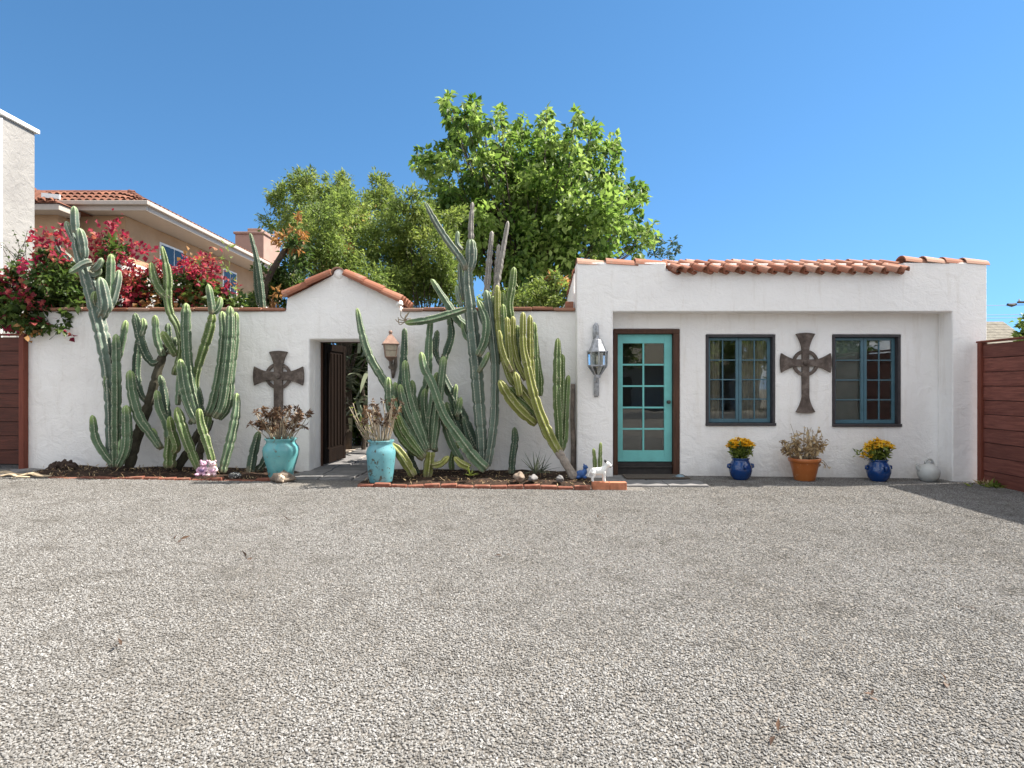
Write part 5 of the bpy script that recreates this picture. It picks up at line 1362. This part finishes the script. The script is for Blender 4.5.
# ================================================================== TREES AND SHRUBS
def tree(name, base, lst, Y, depth, dens, ll, lw, mat, label, cat='tree', trunk_r=.16, rep=2, droop=0.2, extra=(), shell=.5, up=.35, tvar=.22, sub=7, fork=.45, seed=1, every=1, zsq=1.0):
    o = thing(name, base, label, cat)
    cl = pxclumps(lst, Y, depth, rep)
    P, O, T = clump_points(cl, dens, shell, zsq, sub, tvar)
    leaf_mesh('crown', mat, o, P, ll, lw, T, up, droop, outward=O)
    for nm, m2, lst2, d2 in extra:
        P, O, T = clump_points(pxclumps(lst2, Y - depth * .7, depth * .3, 1), d2, shell, 1, sub, tvar)
        leaf_mesh(nm, m2, o, P, ll, lw, T, up, droop, outward=O)
    branches(o, base, cl, trunk_r, fork=fork, seed=seed, every=every)
    return o
big = [(447, 98, 5), (449, 108, 5), (458, 128, 9), (464, 118, 7), (474, 106, 6), (480, 120, 8), (501, 113, 5), (521, 122, 6), (546, 112, 5), (577, 114, 5), (592, 127, 5), (615, 142, 6), (636, 190, 7), (641, 205, 7), (652, 229, 5), (655, 236, 4), (424, 155, 7), (418, 166, 6), (447, 103, 7), (452, 120, 9), (472, 112, 10), (470, 132, 17), (437, 160, 15), (428, 172, 10), (452, 155, 16), (497, 124, 9), (500, 143, 14), (519, 132, 11), (522, 152, 15), (545, 122, 10), (547, 143, 15), (575, 124, 9), (574, 142, 14), (590, 136, 8), (594, 156, 15), (612, 152, 10), (612, 172, 15),
       (606, 198, 20), (627, 198, 13), (628, 222, 16), (643, 228, 9), (648, 240, 7), (636, 244, 10), (565, 172, 26), (525, 182, 28), (485, 175, 26), (455, 187, 20), (562, 215, 28), (602, 230, 22), (520, 228, 28), (480, 220, 26), (470, 262, 24), (520, 268, 26), (570, 255, 22), (602, 252, 15), (440, 200, 14)]
tree('broadleaf_tree', (wx(530, 17.5), 17.5, .1), [(x_, y_, r_ * (.80 if r_ > 8 else 1)) for x_, y_, r_ in big] + [(500, 190, 30), (540, 215, 32), (580, 205, 28), (475, 225, 28), (520, 255, 28), (560, 245, 28), (600, 225, 22), (540, 170, 24), (455, 215, 20)], 17.5, 1.7, 1050, .20, .12, 'leaf_bright', 'large bright green broadleaf tree rising behind the middle of the wall', trunk_r=.2, droop=.45, shell=.4, tvar=.34, sub=7, up=.6, seed=3, zsq=1.35)
tree('evergreen_tree', (wx(300, 15.5), 15.5, .1), [(306, 176, 9), (302, 188, 13), (288, 202, 14), (312, 200, 14), (280, 222, 14), (300, 220, 15), (336, 182, 10), (345, 190, 11), (330, 200, 13), (378, 184, 10), (384, 198, 13), (392, 212, 13), (372, 205, 10), (355, 215, 14)], 15.5, .8, 5000, .11, .036, 'leaf_mid', 'tall dark evergreen with pointed tops at the back left', trunk_r=.13, droop=0, shell=.3, sub=9, seed=4)
tree('evergreen_tree', (wx(345, 13.2), 13.2, .1), [(338, 205, 18), (322, 218, 20), (352, 220, 22), (308, 240, 20), (335, 243, 24), (365, 242, 22), (385, 258, 20), (345, 268, 24), (375, 280, 24), (312, 268, 20), (398, 282, 18)], 13.2, .9, 6500, .095, .032, 'leaf_olive', 'yellow green bushy tree behind the gateway gable', trunk_r=.12, droop=0, extra=(('rusty_foliage', 'leaf_rust', [(345, 250, 7), (330, 258, 6)], 3000),), shell=.3, sub=9, seed=5)
tree('evergreen_tree', (wx(425, 13.8), 13.8, .1), [(412, 205, 16), (400, 225, 18), (425, 222, 18), (440, 240, 18), (412, 252, 22), (440, 270, 22), (418, 285, 22), (400, 295, 16), (448, 292, 18), (452, 215, 12)], 13.8, .8, 6200, .10, .036, 'leaf_mid', 'mid green bushy tree between the gateway gable and the tallest cactus', trunk_r=.12, droop=0, shell=.3, sub=9, seed=6)
tree('shrub', (wx(272, 11.3), 11.3, .1), [(272, 272, 12), (262, 292, 13), (280, 290, 14), (292, 270, 13), (252, 300, 9), (296, 250, 11), (300, 290, 12)], 11.3, .4, 4200, .12, .045, 'leaf_dark', 'leafy shrub with orange brown tips left of the gateway gable', 'shrub', trunk_r=.05, extra=(('rusty_foliage', 'leaf_rust', [(292, 238, 10), (298, 225, 8), (284, 240, 7), (278, 292, 5), (270, 300, 6)], 3500),), shell=.3, seed=7)
tree('shrub', (wx(540, 11.6), 11.6, .1), [(540, 290, 14), (522, 296, 12), (556, 280, 10), (555, 295, 12), (510, 302, 10), (535, 303, 10), (485, 300, 12), (566, 288, 8)], 11.6, .4, 4200, .10, .042, 'leaf_mid', 'low green shrub with pinkish tips behind the wall beside the house', 'shrub', trunk_r=.04, extra=(('rusty_foliage', 'leaf_rust', [(562, 282, 6), (552, 276, 5)], 3500),), shell=.3, seed=8)
tree('sapling', (wx(662, 17), 17, .1), [(657, 240, 5), (660, 248, 6), (672, 240, 4), (676, 248, 5), (668, 252, 6), (648, 250, 3), (655, 254, 5), (664, 256, 6)], 17, .4, 1500, .13, .06, 'leaf_blue', 'small sparse blue green treetop showing above the left roof tiles', trunk_r=.04, rep=1, shell=.2, sub=5, seed=9)
tree('climbing_plant', (wx(232, 10.4), 10.4, .1), [(224, 245, 3), (226, 258, 4), (227, 270, 5), (231, 282, 5), (235, 294, 6), (238, 303, 5), (222, 262, 3)], 10.4, .1, 1500, .11, .035, 'leaf_olive', 'thin upright shoots with light green leaves right of the red bougainvillea', 'plant', trunk_r=.02, rep=1, shell=.1, seed=10, droop=0)
# dark trunk leaning behind the shrub, and a thin cactus near it
mb = MB(); mb.tube(smoothpath([at(262, 312, 11.0), at(268, 280, 11.0), at(280, 258, 11.0), at(292, 240, 11.1)], .1)[0], .055, 8)
tag(mb.build('bare_trunk', 'bark', org=at(262, 312, 11.0), smooth=True), 'dark bare trunk leaning right beside the gable left slope', 'tree trunk')
p = thing('columnar_cactus', at(258, 312, 10.6), 'thin dark cactus stems rising behind the wall below the far chimney', 'cactus')
S(p, [(263, 312), (261, 290), (257, 262), (250, 233)], (6, 6.5, 6, 3.5), CD, 5, 10.6, 10.6)
S(p, [(259, 305), (256, 285), (255, 260)], (5, 5, 4), CD, 5, 10.65, 10.65)
p = thing('columnar_cactus', at(60, 305, 10.1), 'pale blue cactus arm half hidden in the left bougainvillea', 'cactus')
S(p, [(78, 268), (66, 256), (58, 246), (56, 229)], (7, 7, 6, 5), CB, 5, 10.0, 9.9)

def bougainvillea(base, leaves, reds, Y, dep, label, seed, mags=(), rusts=(), dens=3200):
    o = thing('bougainvillea', base, label, 'flowering shrub')
    cl = pxclumps(leaves, Y, dep, 2)
    P, O, T = clump_points(cl, dens, .35, 1, 8); leaf_mesh('foliage', 'leaf_dark', o, P, .11, .07, T, .4, .1, outward=O)
    for nm, mt, ls in (('red_bracts', 'bract_red', reds), ('magenta_bracts', 'bract_magenta', mags), ('rusty_bracts', 'leaf_rust', rusts)):
        if ls:
            P, O, T = clump_points(pxclumps(ls, Y - dep * .5, dep * .6, 1), 2300, .3, 1, 9, .24, .46); leaf_mesh(nm, mt, o, P, .085, .07, T, .4, 0, outward=O)
    branches(o, base, cl, .05, fork=.5, seed=seed, every=2, name='branches')
bougainvillea((wx(185, 10.5), 10.5, .2), [(175, 285, 14), (195, 285, 14), (190, 298, 14), (205, 292, 12), (165, 300, 12), (145, 300, 12), (120, 302, 14), (215, 302, 10), (110, 275, 13), (95, 285, 14), (150, 285, 10), (95, 300, 14), (130, 290, 10), (235, 303, 9), (115, 250, 9)],
    [(105, 238, 9), (115, 232, 9), (98, 246, 9), (125, 243, 10), (137, 246, 7), (112, 252, 8), (125, 275, 11), (135, 285, 12), (127, 295, 12), (145, 277, 10), (152, 267, 7), (120, 298, 8), (160, 270, 8), (190, 268, 9), (200, 265, 10), (210, 270, 10), (205, 282, 9), (215, 285, 10), (222, 296, 9), (140, 300, 8), (212, 262, 7), (172, 272, 8), (228, 302, 7), (160, 290, 9), (92, 300, 6), (105, 292, 7), (180, 296, 6), (195, 300, 7), (230, 290, 5), (183, 262, 4), (147, 252, 4), (132, 262, 6), (100, 262, 6)],
    10.5, .35, 'red flowering bougainvillea spilling over the wall top behind the left cacti', 11, rusts=[(165, 300, 8), (150, 303, 7), (190, 258, 5), (182, 302, 7), (205, 258, 5)])
# left plant hangs over the wall front
bougainvillea((wx(20, 10.3), 10.3, .2), [(55, 285, 16), (65, 300, 13), (40, 300, 16), (25, 305, 16), (50, 312, 13), (15, 320, 12), (30, 322, 11), (50, 322, 9), (60, 318, 8), (10, 295, 15), (65, 270, 12), (50, 262, 12), (10, 270, 9), (68, 285, 11), (-12, 300, 18), (-15, 280, 15), (46, 328, 6), (38, 318, 10), (56, 330, 4), (62, 329, 4), (67, 331, 3)],
    [(15, 285, 9), (25, 297, 7), (8, 290, 9), (35, 298, 6), (40, 240, 8), (55, 247, 10), (65, 236, 8), (45, 252, 8), (60, 258, 8), (56, 322, 4), (35, 322, 5), (68, 335, 3.5), (66, 331, 2.5), (-10, 282, 12)], 9.85, .35, 'dark bougainvillea with pink and red flowers hanging over the wooden gate', 12, mags=[(36, 268, 9), (45, 272, 8), (30, 264, 6), (4, 318, 8), (10, 324, 7), (0, 328, 7)], rusts=[(12, 280, 8), (8, 300, 6), (30, 328, 6), (48, 275, 6), (22, 300, 6), (28, 320, 5)])
# airy leafless sprays against the white neighbour wall
mb = MB(); rr = random.Random(8); C = []
for i in range(12):
    b = at(18 + rr.uniform(-10, 20), 275, 10.2); e = at(rr.uniform(0, 36), rr.uniform(228, 255), 10.2 + rr.uniform(-.2, .2)); m = b.lerp(e, .5) + V((rr.uniform(-.1, .1), 0, .05))
    pts = smoothpath([b, m, e], .06)[0]; mb.tube(pts, .005, 4); C += [tuple(q + V((rr.gauss(0, .03), 0, rr.gauss(0, .03)))) for q in pts[3:]]
o = thing('flowering_sprays', at(18, 275, 10.2), 'airy sprays of small dark leaves against the tall white building', 'plant')
mb.build('stems', 'bark', o); leaf_mesh('foliage', 'leaf_dark', o, C, .055, .032, RNG.uniform(0, 1, len(C)), .3)

# garden seen through the open gate
o = thing('palm_plant', (-3.35, 12.9, .12), 'shaded plant with long arching strap leaves seen through the gateway', 'plant')
rr = random.Random(14); mb = MB()
for i in range(130):
    b = V((-3.9 + rr.uniform(0, 1.3), 12.6 + rr.uniform(-.4, .4), .15 + rr.uniform(.45, 2.0))); a = rr.uniform(0, 6.283); el = rr.uniform(.0, 1.2); l = rr.uniform(.6, 1.2)
    d = V((math.cos(a) * math.cos(el), math.sin(a) * math.cos(el) - .2, math.sin(el))); sd = d.cross(V((0, 0, 1))).normalized()
    vs = []; tn = rr.random()
    for k in range(7):
        t = k / 6; q = b + d * l * t - V((0, 0, .5 * l * t * t)); w = .065 * (1 - t) ** .6 * (.5 + t)
        vs += [q + sd * w, q - sd * w]
    mb.add(vs, [(2 * k, 2 * k + 1, 2 * k + 3, 2 * k + 2) for k in range(6)], tn + .001)
mb.build('foliage', 'aloe_grey', o)
mb = MB()
for i in range(2): x = -3.7 + i * .55; mb.tube([(x, 12.95, .1), (x + .05, 12.95, .8), (x + rr.uniform(-.1, .1), 12.9, 1.7)], [.05, .045, .04], 8)
mb.build('trunk', 'bark', o)
tree('hedge', (-3.6, 14.2, .1), [(372, 430, 16), (352, 425, 18), (338, 410, 18), (372, 405, 18), (355, 395, 20), (372, 380, 20), (345, 375, 20), (360, 355, 20), (378, 352, 20), (335, 385, 20), (340, 350, 22), (385, 420, 18), (390, 390, 20), (395, 360, 20)], 14.2, .35, 2400, .16, .07, 'leaf_dark', 'dark hedge closing the garden view behind the strap leaved plant', 'hedge', trunk_r=.06, seed=15)

# ================================================================== NEIGHBOURING BUILDINGS
# tall white building, far left
o = thing('white_building', (-11.5, 13.5, .1), 'tall white stucco building side with a white edge cap at the far left', 'building')
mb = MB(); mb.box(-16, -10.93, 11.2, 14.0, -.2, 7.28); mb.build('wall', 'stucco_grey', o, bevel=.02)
mb = MB(); mb.box(-16.1, -10.87, 11.1, 14.08, 7.283, 7.38); mb.build('roof_cap', 'white_paint', o, bevel=.015)
mb = MB(); mb.tube([(-10.9, 13.03, .5), (-10.9, 13.03, 7.2)], .03, 8); mb.build('downpipe', 'white_paint', o)
mb = MB(); mb.box(-15, -12, 11.19, 11.22, 3.5, 5.0); mb.build('window', 'glass_dark', o)
# tan two storey house
def tan_house():
    o = thing('tan_house', (-16, 20.4, .1), 'tan two storey stucco house with a clay tile roof and long pale eaves', 'house')
    mb = MB(); mb.box(-30, -12.95, 20.45, 33, -.2, 7.2); mb.build('wall', 'stucco_tan', o, bevel=.02)
    ex, ey, ez = -12.0, 20.0, 7.42
    e = MB()
    e.box(-30.5, ex, ey, 33.5, 7.203, 7.24)
    e.build('eave_soffit', 'cream_paint', o)
    g = MB()
    g.box(-30.5, ex + .10, ey - .12, ey, 7.20, 7.44); g.box(ex, ex + .10, ey + .002, 33.5, 7.20, 7.44)
    g.box(-30.5, ex + .22, ey - .26, ey - .122, 7.36, 7.50); g.box(ex + .102, ex + .22, ey - .12, 33.5, 7.36, 7.50)
    g.build('gutter', 'cream_paint', o, bevel=.02)
    r = MB(); d = 1.33; z1 = 8.2
    vs = [(-30.5, ey, 7.45), (ex, ey, 7.45), (ex, 33.5, 7.45), (-30.5, 33.5, 7.45), (-29, ey + d, z1), (ex - d, ey + d, z1), (ex - d, 32, z1), (-29, 32, z1)]
    r.add(vs, [(0, 1, 5, 4), (1, 2, 6, 5), (2, 3, 7, 6), (3, 0, 4, 7), (4, 5, 6, 7)], .15)
    rnd = random.Random(6)
    x = -22.0
    while x < ex - .05:
        t = min(1.0, (ex - x) / d)
        for k in range(3):
            a0, a1 = k / 3 * t, (k + 1) / 3 * t
            P = lambda u: V((x, ey - .08 + (d + .08) * u, 7.47 + (z1 - 7.45) * u + .01))
            r.halftile(P(a1) + V((0, 0, -.01)), P(a0) + V((0, 0, .03)), .075, .095, (0, -.5, 1), .015, 5, rnd.uniform(0, .5))
        x += .24
    y = ey + .1
    while y < 31:
        t = min(1.0, (y - ey) / d); r.halftile((ex - d * t, y, 7.48 + (z1 - 7.45) * t), (ex + .1, y, 7.50), .08, .095, (.5, 0, 1), .015, 5, rnd.uniform(0, .5)); y += .25
    for k in range(5):
        a = V((ex, ey, 7.5)).lerp(V((ex - d, ey + d, z1 + .04)), k / 5); b = V((ex, ey, 7.5)).lerp(V((ex - d, ey + d, z1 + .04)), (k + 1) / 5 + .03)
        r.halftile(b, a, .10, .12, (0, 0, 1), .016, 7, rnd.uniform(.0, .5))
    x = -22
    while x < ex - d: r.halftile((x, ey + d, z1), (x + .42, ey + d, z1 + .02), .12, .105, (0, 0, 1), .016, 7, rnd.uniform(.2, .6)); x += .4
    r.build('roof', 'roof_tile_dark', o)
    # projecting wing at the left
    w = MB(); w.box(-30, -14.5, 19.5, 20.4, -.2, 6.95); w.build('wing_wall', 'stucco_tan', o)
    w = MB(); w.box(-30, -14.05, 18.95, 19.9, 6.953, 7.15); w.build('wing_eave', 'cream_paint', o, bevel=.02)
    w = MB(); w.add([(-30, 18.9, 7.16), (-14.0, 18.9, 7.16), (-14.0, 21, 7.16), (-30, 21, 7.16), (-30, 20, 8.2), (-16.2, 20, 8.2)], [(0, 1, 5, 4), (1, 2, 5), (2, 3, 4, 5), (3, 0, 4), (0, 3, 2, 1)], .3)
    xx = -20
    while xx < -14.1:
        t = min(1, (-14.0 - xx) / 2.2); w.halftile((xx, 18.9 + 1.1 * t, 7.18 + 1.04 * t), (xx, 18.85, 7.2), .075, .095, (0, -.5, 1), .015, 5, rnd.uniform(.1, .6)); xx += .25
    w.build('wing_roof', 'roof_tile_dark', o)
    w = MB(); w.obox((-14.3, 18.95, 7.38), (.28, .03, .07), (0, .1, 0)); w.build('flashing', 'white_paint', o)
    # side windows
    for y0, y1 in ((22.5, 24.2), (27.4, 28.6)):
        f = MB(); f.box(-12.97, -12.91, y0 - .08, y1 + .08, 5.62, 6.78); wo = f.build('window', 'white_paint', o)
        for a, b in ((y0, (y0 + y1) / 2 - .03), ((y0 + y1) / 2 + .03, y1)):
            q = MB(); q.box(-12.908, -12.90, a, b, 5.7, 6.7); q.build('pane', 'glass_dark', wo)
    c = MB(); c.box(-14.05, -12.6, 31, 33.2, 6, 9.2); c.build('chimney', 'stucco_pink', o, bevel=.02)
    c = MB(); c.box(-14.12, -12.53, 30.93, 33.27, 9.203, 9.32); c.box(-13.6, -12.9, 31.4, 32.6, 9.323, 9.6); c.build('chimney_cap', 'stucco_pink', o, bevel=.02)
tan_house()
o = thing('side_wall', (-8.2, 15, .1), 'bright white rendered boundary wall behind the bougainvillea, below the tan house', 'wall')
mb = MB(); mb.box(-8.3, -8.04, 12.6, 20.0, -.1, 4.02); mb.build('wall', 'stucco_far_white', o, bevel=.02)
mb = MB(); mb.box(-8.33, -8.01, 12.57, 20.03, 4.023, 4.08); mb.build('wall_cap', 'white_paint', o, bevel=.01)
# grey shingled house beyond the right fence
o = thing('shingle_house', (20.5, 30, 0), 'house with a grey brown shingle roof beyond the right fence', 'house')
mb = MB(); mb.box(17, 23.8, 27.4, 32.6, -.5, 2.7); mb.build('wall', 'stucco_tan', o)
mb = MB(); RY, RZ, EZ = 30.0, 4.63, 2.58
for sg in (-1, 1):
    for k in range(14):
        t = k / 14; t2 = (k + 1.25) / 14
        y0 = RY + sg * 3 * t; y1 = RY + sg * 3 * t2; z0 = RZ - (RZ - EZ) * t + .03; z1 = RZ - (RZ - EZ) * t2 + .045
        vs = [(16.6, y0, z0), (24.1, y0, z0), (24.1, y1, z1), (16.6, y1, z1), (16.6, y0, z0 - .05), (24.1, y0, z0 - .05), (24.1, y1, z1 - .05), (16.6, y1, z1 - .05)]
        mb.add(vs, [(0, 1, 2, 3), (7, 6, 5, 4), (0, 4, 5, 1), (1, 5, 6, 2), (2, 6, 7, 3), (3, 7, 4, 0)])
mb.build('roof', 'shingle', o)
mb = MB(); mb.add([(23.79, 27.4, 2.7), (23.79, 32.6, 2.7), (23.79, 30, 4.5), (17, 27.4, 2.7), (17, 32.6, 2.7), (17, 30, 4.5)], [(0, 1, 2), (5, 4, 3), (0, 3, 4, 1), (1, 4, 5, 2), (2, 5, 3, 0)]); mb.build('gable_wall', 'stucco_tan', o)
mb = MB(); mb.box(20.5, 22, 27.34, 27.398, 1.0, 2.4); wo = mb.build('window', 'white_paint', o)
mb = MB(); mb.box(20.6, 21.9, 27.325, 27.337, 1.1, 2.3); mb.build('pane', 'glass_dark', wo)
tree('garden_tree', (wx(1024, 26), 26, 0), [(1026, 332, 6), (1034, 324, 9), (1021, 336, 5), (1042, 335, 12), (1026, 345, 8)], 26, .4, 900, .24, .12, 'leaf_mid', 'small green tree at the right edge before the shingle roof', trunk_r=.08, seed=17)
# power pole and wires
pp = V((wx(1030, 45), 45, -.5))
o = thing('power_pole', pp, 'distant power pole crossarm at the right edge of the sky', 'power pole')
mb = MB(); mb.tube([pp, pp + V((0, 0, 9.2))], [.16, .11], 8); mb.build('pole', 'pole_wood', o)
zc = wz(302.5, 45); mb = MB(); mb.box(pp.x - 1.0, pp.x + 1.4, 44.8, 44.95, zc - .07, zc + .07); mb.build('crossarm', 'pole_wood', o)
mb = MB()
for dx in (-.9, -.3, .8, 1.3): mb.lathe([(.05, 0), (.07, .08), (.04, .16)], (pp.x + dx, 44.87, zc + .07), 8)
mb.build('insulator', 'grey_ceramic', o)
for py, dz, lb in ((305, .1, 'upper power line in the sky right of the house'), (314.5, -.1, 'middle power line in the sky right of the house'), (317.6, -.25, 'lowest power line in the sky right of the house')):
    a = at(930, py + .3, 45); b = at(1060, py - 1.0, 44.9); mb = MB()
    mb.tube(smoothpath([a - V((20, 0, .3)), a, a.lerp(b, .5) - V((0, 0, .06)), b], 1.0)[0], .018, 5)
    tag(mb.build('power_line', 'dark_metal', org=a), lb, 'power line', 'power lines')
mb = MB(); mb.tube([at(1007.5, 304.5, 44.9), at(1012, 305.2, 44.9), at(1016, 304.3, 44.9)], [.10, .14, .10], 7)
tag(mb.build('cable_splice', 'dark_metal', org=at(1011, 305, 44.9)), 'dark splice box hanging on the upper power line', 'cable box')

# ================================================================== STREET BEHIND THE CAMERA (seen mirrored in the panes)
mb = MB(); mb.add([(-300, -14.5, -.03 + gz(-12)), (-12, -14.5, gz(-12) + .008), (12, -14.5, gz(12) + .008), (300, -14.5, gz(12) + .008), (-300, -7.5, gz(-12) + .008), (-12, -7.5, gz(-12) + .008), (12, -7.5, gz(12) + .008), (300, -7.5, gz(12) + .008)], [(0, 1, 5, 4), (1, 2, 6, 5), (2, 3, 7, 6)])
tag(mb.build('road', 'asphalt'), kind='structure')
o = thing('street_house', (9, -24, 0), 'pale house across the street, mirrored in the door panes', 'house')
mb = MB(); mb.box(1.0, 17, -31, -22, -.3, 3.0); mb.build('wall', 'stucco_far_white', o)
mb = MB(); mb.add([(.2, -31.8, 2.9), (17.8, -31.8, 2.9), (17.8, -21.3, 2.9), (.2, -21.3, 2.9), (5, -26.5, 5.2), (13, -26.5, 5.2)], [(0, 1, 5, 4), (1, 2, 5), (2, 3, 4, 5), (3, 0, 4), (3, 2, 1, 0)]); mb.build('roof', 'shingle', o)
for a, b, c, d in ((3, 5.2, 1, 2.3), (7.2, 8.2, .05, 2.1), (11, 14.5, .9, 2.3)):
    mb = MB(); mb.box(a, b, -21.99, -21.95, c, d); mb.build('window' if c > .5 else 'door', 'glass_dark', o)
for bx_, lab, sd_, nn_ in ((-1.5, 'rounded street tree mirrored in the door panes', 21, 'leaf_mid'), (6.0, 'spreading street tree mirrored in the window nearest the door', 22, 'leaf_dark'), (-9.0, 'tall street tree behind the camera at the left', 23, 'leaf_mid'), (19.5, 'broad street tree mirrored in the right window', 24, 'leaf_dark'), (13.5, 'low street tree mirrored between the windows', 25, 'leaf_mid')):
    rq = random.Random(sd_); by = -17.5 - rq.random() * 2.5
    o = thing('street_tree', (bx_, by, 0), lab, 'tree')
    cl = [(V((bx_ + rq.uniform(-2.2, 2.2), by + rq.uniform(-1.5, 1.5), rq.uniform(2.6, 6.2))), rq.uniform(.8, 1.3)) for k in range(14)]
    P, O, T = clump_points(cl, 260, .4, .9, 9); leaf_mesh('crown', nn_, o, P, .34, .2, T, .4, .1, outward=O)
    branches(o, (bx_, by, -.1), cl, .2, fork=.4, seed=sd_)
o = thing('street_hedge', (-14, -20, 0), 'clipped hedge across the street behind the camera', 'hedge')
cl = [(V((-34 + k * 1.15, -20.5, .8 + .5 * (k % 2))), 1.0) for k in range(28)]
P, O, T = clump_points(cl, 220, .5, .9, 9); leaf_mesh('foliage', 'leaf_dark', o, P, .26, .16, T, .4, 0, outward=O)
branches(o, (-14, -20.5, 0), cl, .1, fork=.3, seed=4, every=3, name='branches')
# ================================================================== LIGHT
SUNV = Vector((.77, .18, 1.0)).normalized()
sun = bpy.data.lights.new('sun', 'SUN'); sun.energy = 3.1; sun.angle = math.radians(.53); sun.color = (1, .93, .83)
so = bpy.data.objects.new('sun', sun); COL.objects.link(so); so.location = (20, 5, 30)
so.rotation_euler = (-SUNV).to_track_quat('-Z', 'Y').to_euler()
w = bpy.data.worlds.new('World'); scene.world = w; w.use_nodes = True
nt = w.node_tree; bg = nt.nodes['Background']
sky = nt.nodes.new('ShaderNodeTexSky'); sky.sky_type = 'NISHITA'; sky.sun_disc = False
sky.sun_elevation = math.asin(SUNV.z); sky.sun_rotation = math.atan2(SUNV.x, SUNV.y)
sky.altitude = 2200; sky.air_density = 1.0; sky.dust_density = .1; sky.ozone_density = 3.5
W_ = nt.nodes.new; LK = nt.links.new
def wm(op, x, y=None, clamp=False):
    n = W_('ShaderNodeMath'); n.operation = op; n.use_clamp = clamp
    for i, v in enumerate((x, y)):
        if v is None: continue
        if isinstance(v, (int, float)): n.inputs[i].default_value = v
        else: LK(v, n.inputs[i])
    return n.outputs[0]
tc = W_('ShaderNodeTexCoord'); sp = W_('ShaderNodeSeparateXYZ'); LK(tc.outputs['Generated'], sp.inputs[0])
dx_, dy_, dz_ = sp.outputs
# a clear, deep sky: the pale band near the horizon is kept thin
cb = W_('ShaderNodeCombineXYZ'); LK(dx_, cb.inputs[0]); LK(dy_, cb.inputs[1]); LK(wm('ADD', wm('MULTIPLY', dz_, .82), .17), cb.inputs[2])
nz = W_('ShaderNodeVectorMath'); nz.operation = 'NORMALIZE'; LK(cb.outputs[0], nz.inputs[0]); LK(nz.outputs[0], sky.inputs['Vector'])
hs = W_('ShaderNodeHueSaturation'); hs.inputs['Saturation'].default_value = 1.14; hs.inputs['Hue'].default_value = .491; LK(sky.outputs[0], hs.inputs['Color'])
# unseen white cloud added behind and above the viewer to brighten the shaded walls
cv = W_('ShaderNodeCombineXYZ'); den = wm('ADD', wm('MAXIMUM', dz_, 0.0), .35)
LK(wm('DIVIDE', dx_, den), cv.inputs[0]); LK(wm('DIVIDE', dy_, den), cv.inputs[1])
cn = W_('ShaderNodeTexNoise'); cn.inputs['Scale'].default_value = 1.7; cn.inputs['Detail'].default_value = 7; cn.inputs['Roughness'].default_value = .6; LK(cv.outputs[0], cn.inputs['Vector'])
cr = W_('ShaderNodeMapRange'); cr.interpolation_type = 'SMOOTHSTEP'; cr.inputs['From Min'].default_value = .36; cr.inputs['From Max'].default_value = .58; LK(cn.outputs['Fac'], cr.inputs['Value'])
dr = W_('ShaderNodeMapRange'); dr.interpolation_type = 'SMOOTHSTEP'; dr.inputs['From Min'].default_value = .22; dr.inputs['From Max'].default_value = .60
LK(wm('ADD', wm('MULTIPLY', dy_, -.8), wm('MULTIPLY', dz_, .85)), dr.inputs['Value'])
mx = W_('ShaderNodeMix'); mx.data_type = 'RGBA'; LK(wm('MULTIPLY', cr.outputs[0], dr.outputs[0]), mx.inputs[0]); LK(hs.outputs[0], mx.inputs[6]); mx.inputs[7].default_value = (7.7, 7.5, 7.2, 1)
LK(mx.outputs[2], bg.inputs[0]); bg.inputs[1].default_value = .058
# ================================================================== CAMERA
cam = bpy.data.cameras.new('camera'); co = bpy.data.objects.new('camera', cam); COL.objects.link(co)
co.location = (0, 0, CAMZ); co.rotation_euler = (PI / 2, 0, 0)
cam.sensor_width = 36; cam.lens = 36 * F / 1024; cam.shift_y = (CY - 384) / 1024.0
cam.clip_start = .05; cam.clip_end = 2000
scene.camera = co
vs_ = scene.view_settings; vs_.view_transform = 'Standard'; vs_.look = 'None'; vs_.exposure = 2.0; vs_.gamma = 1
scene.render.resolution_x = 1024; scene.render.resolution_y = 768
scene.cycles.max_bounces = 8; scene.cycles.transparent_max_bounces = 12
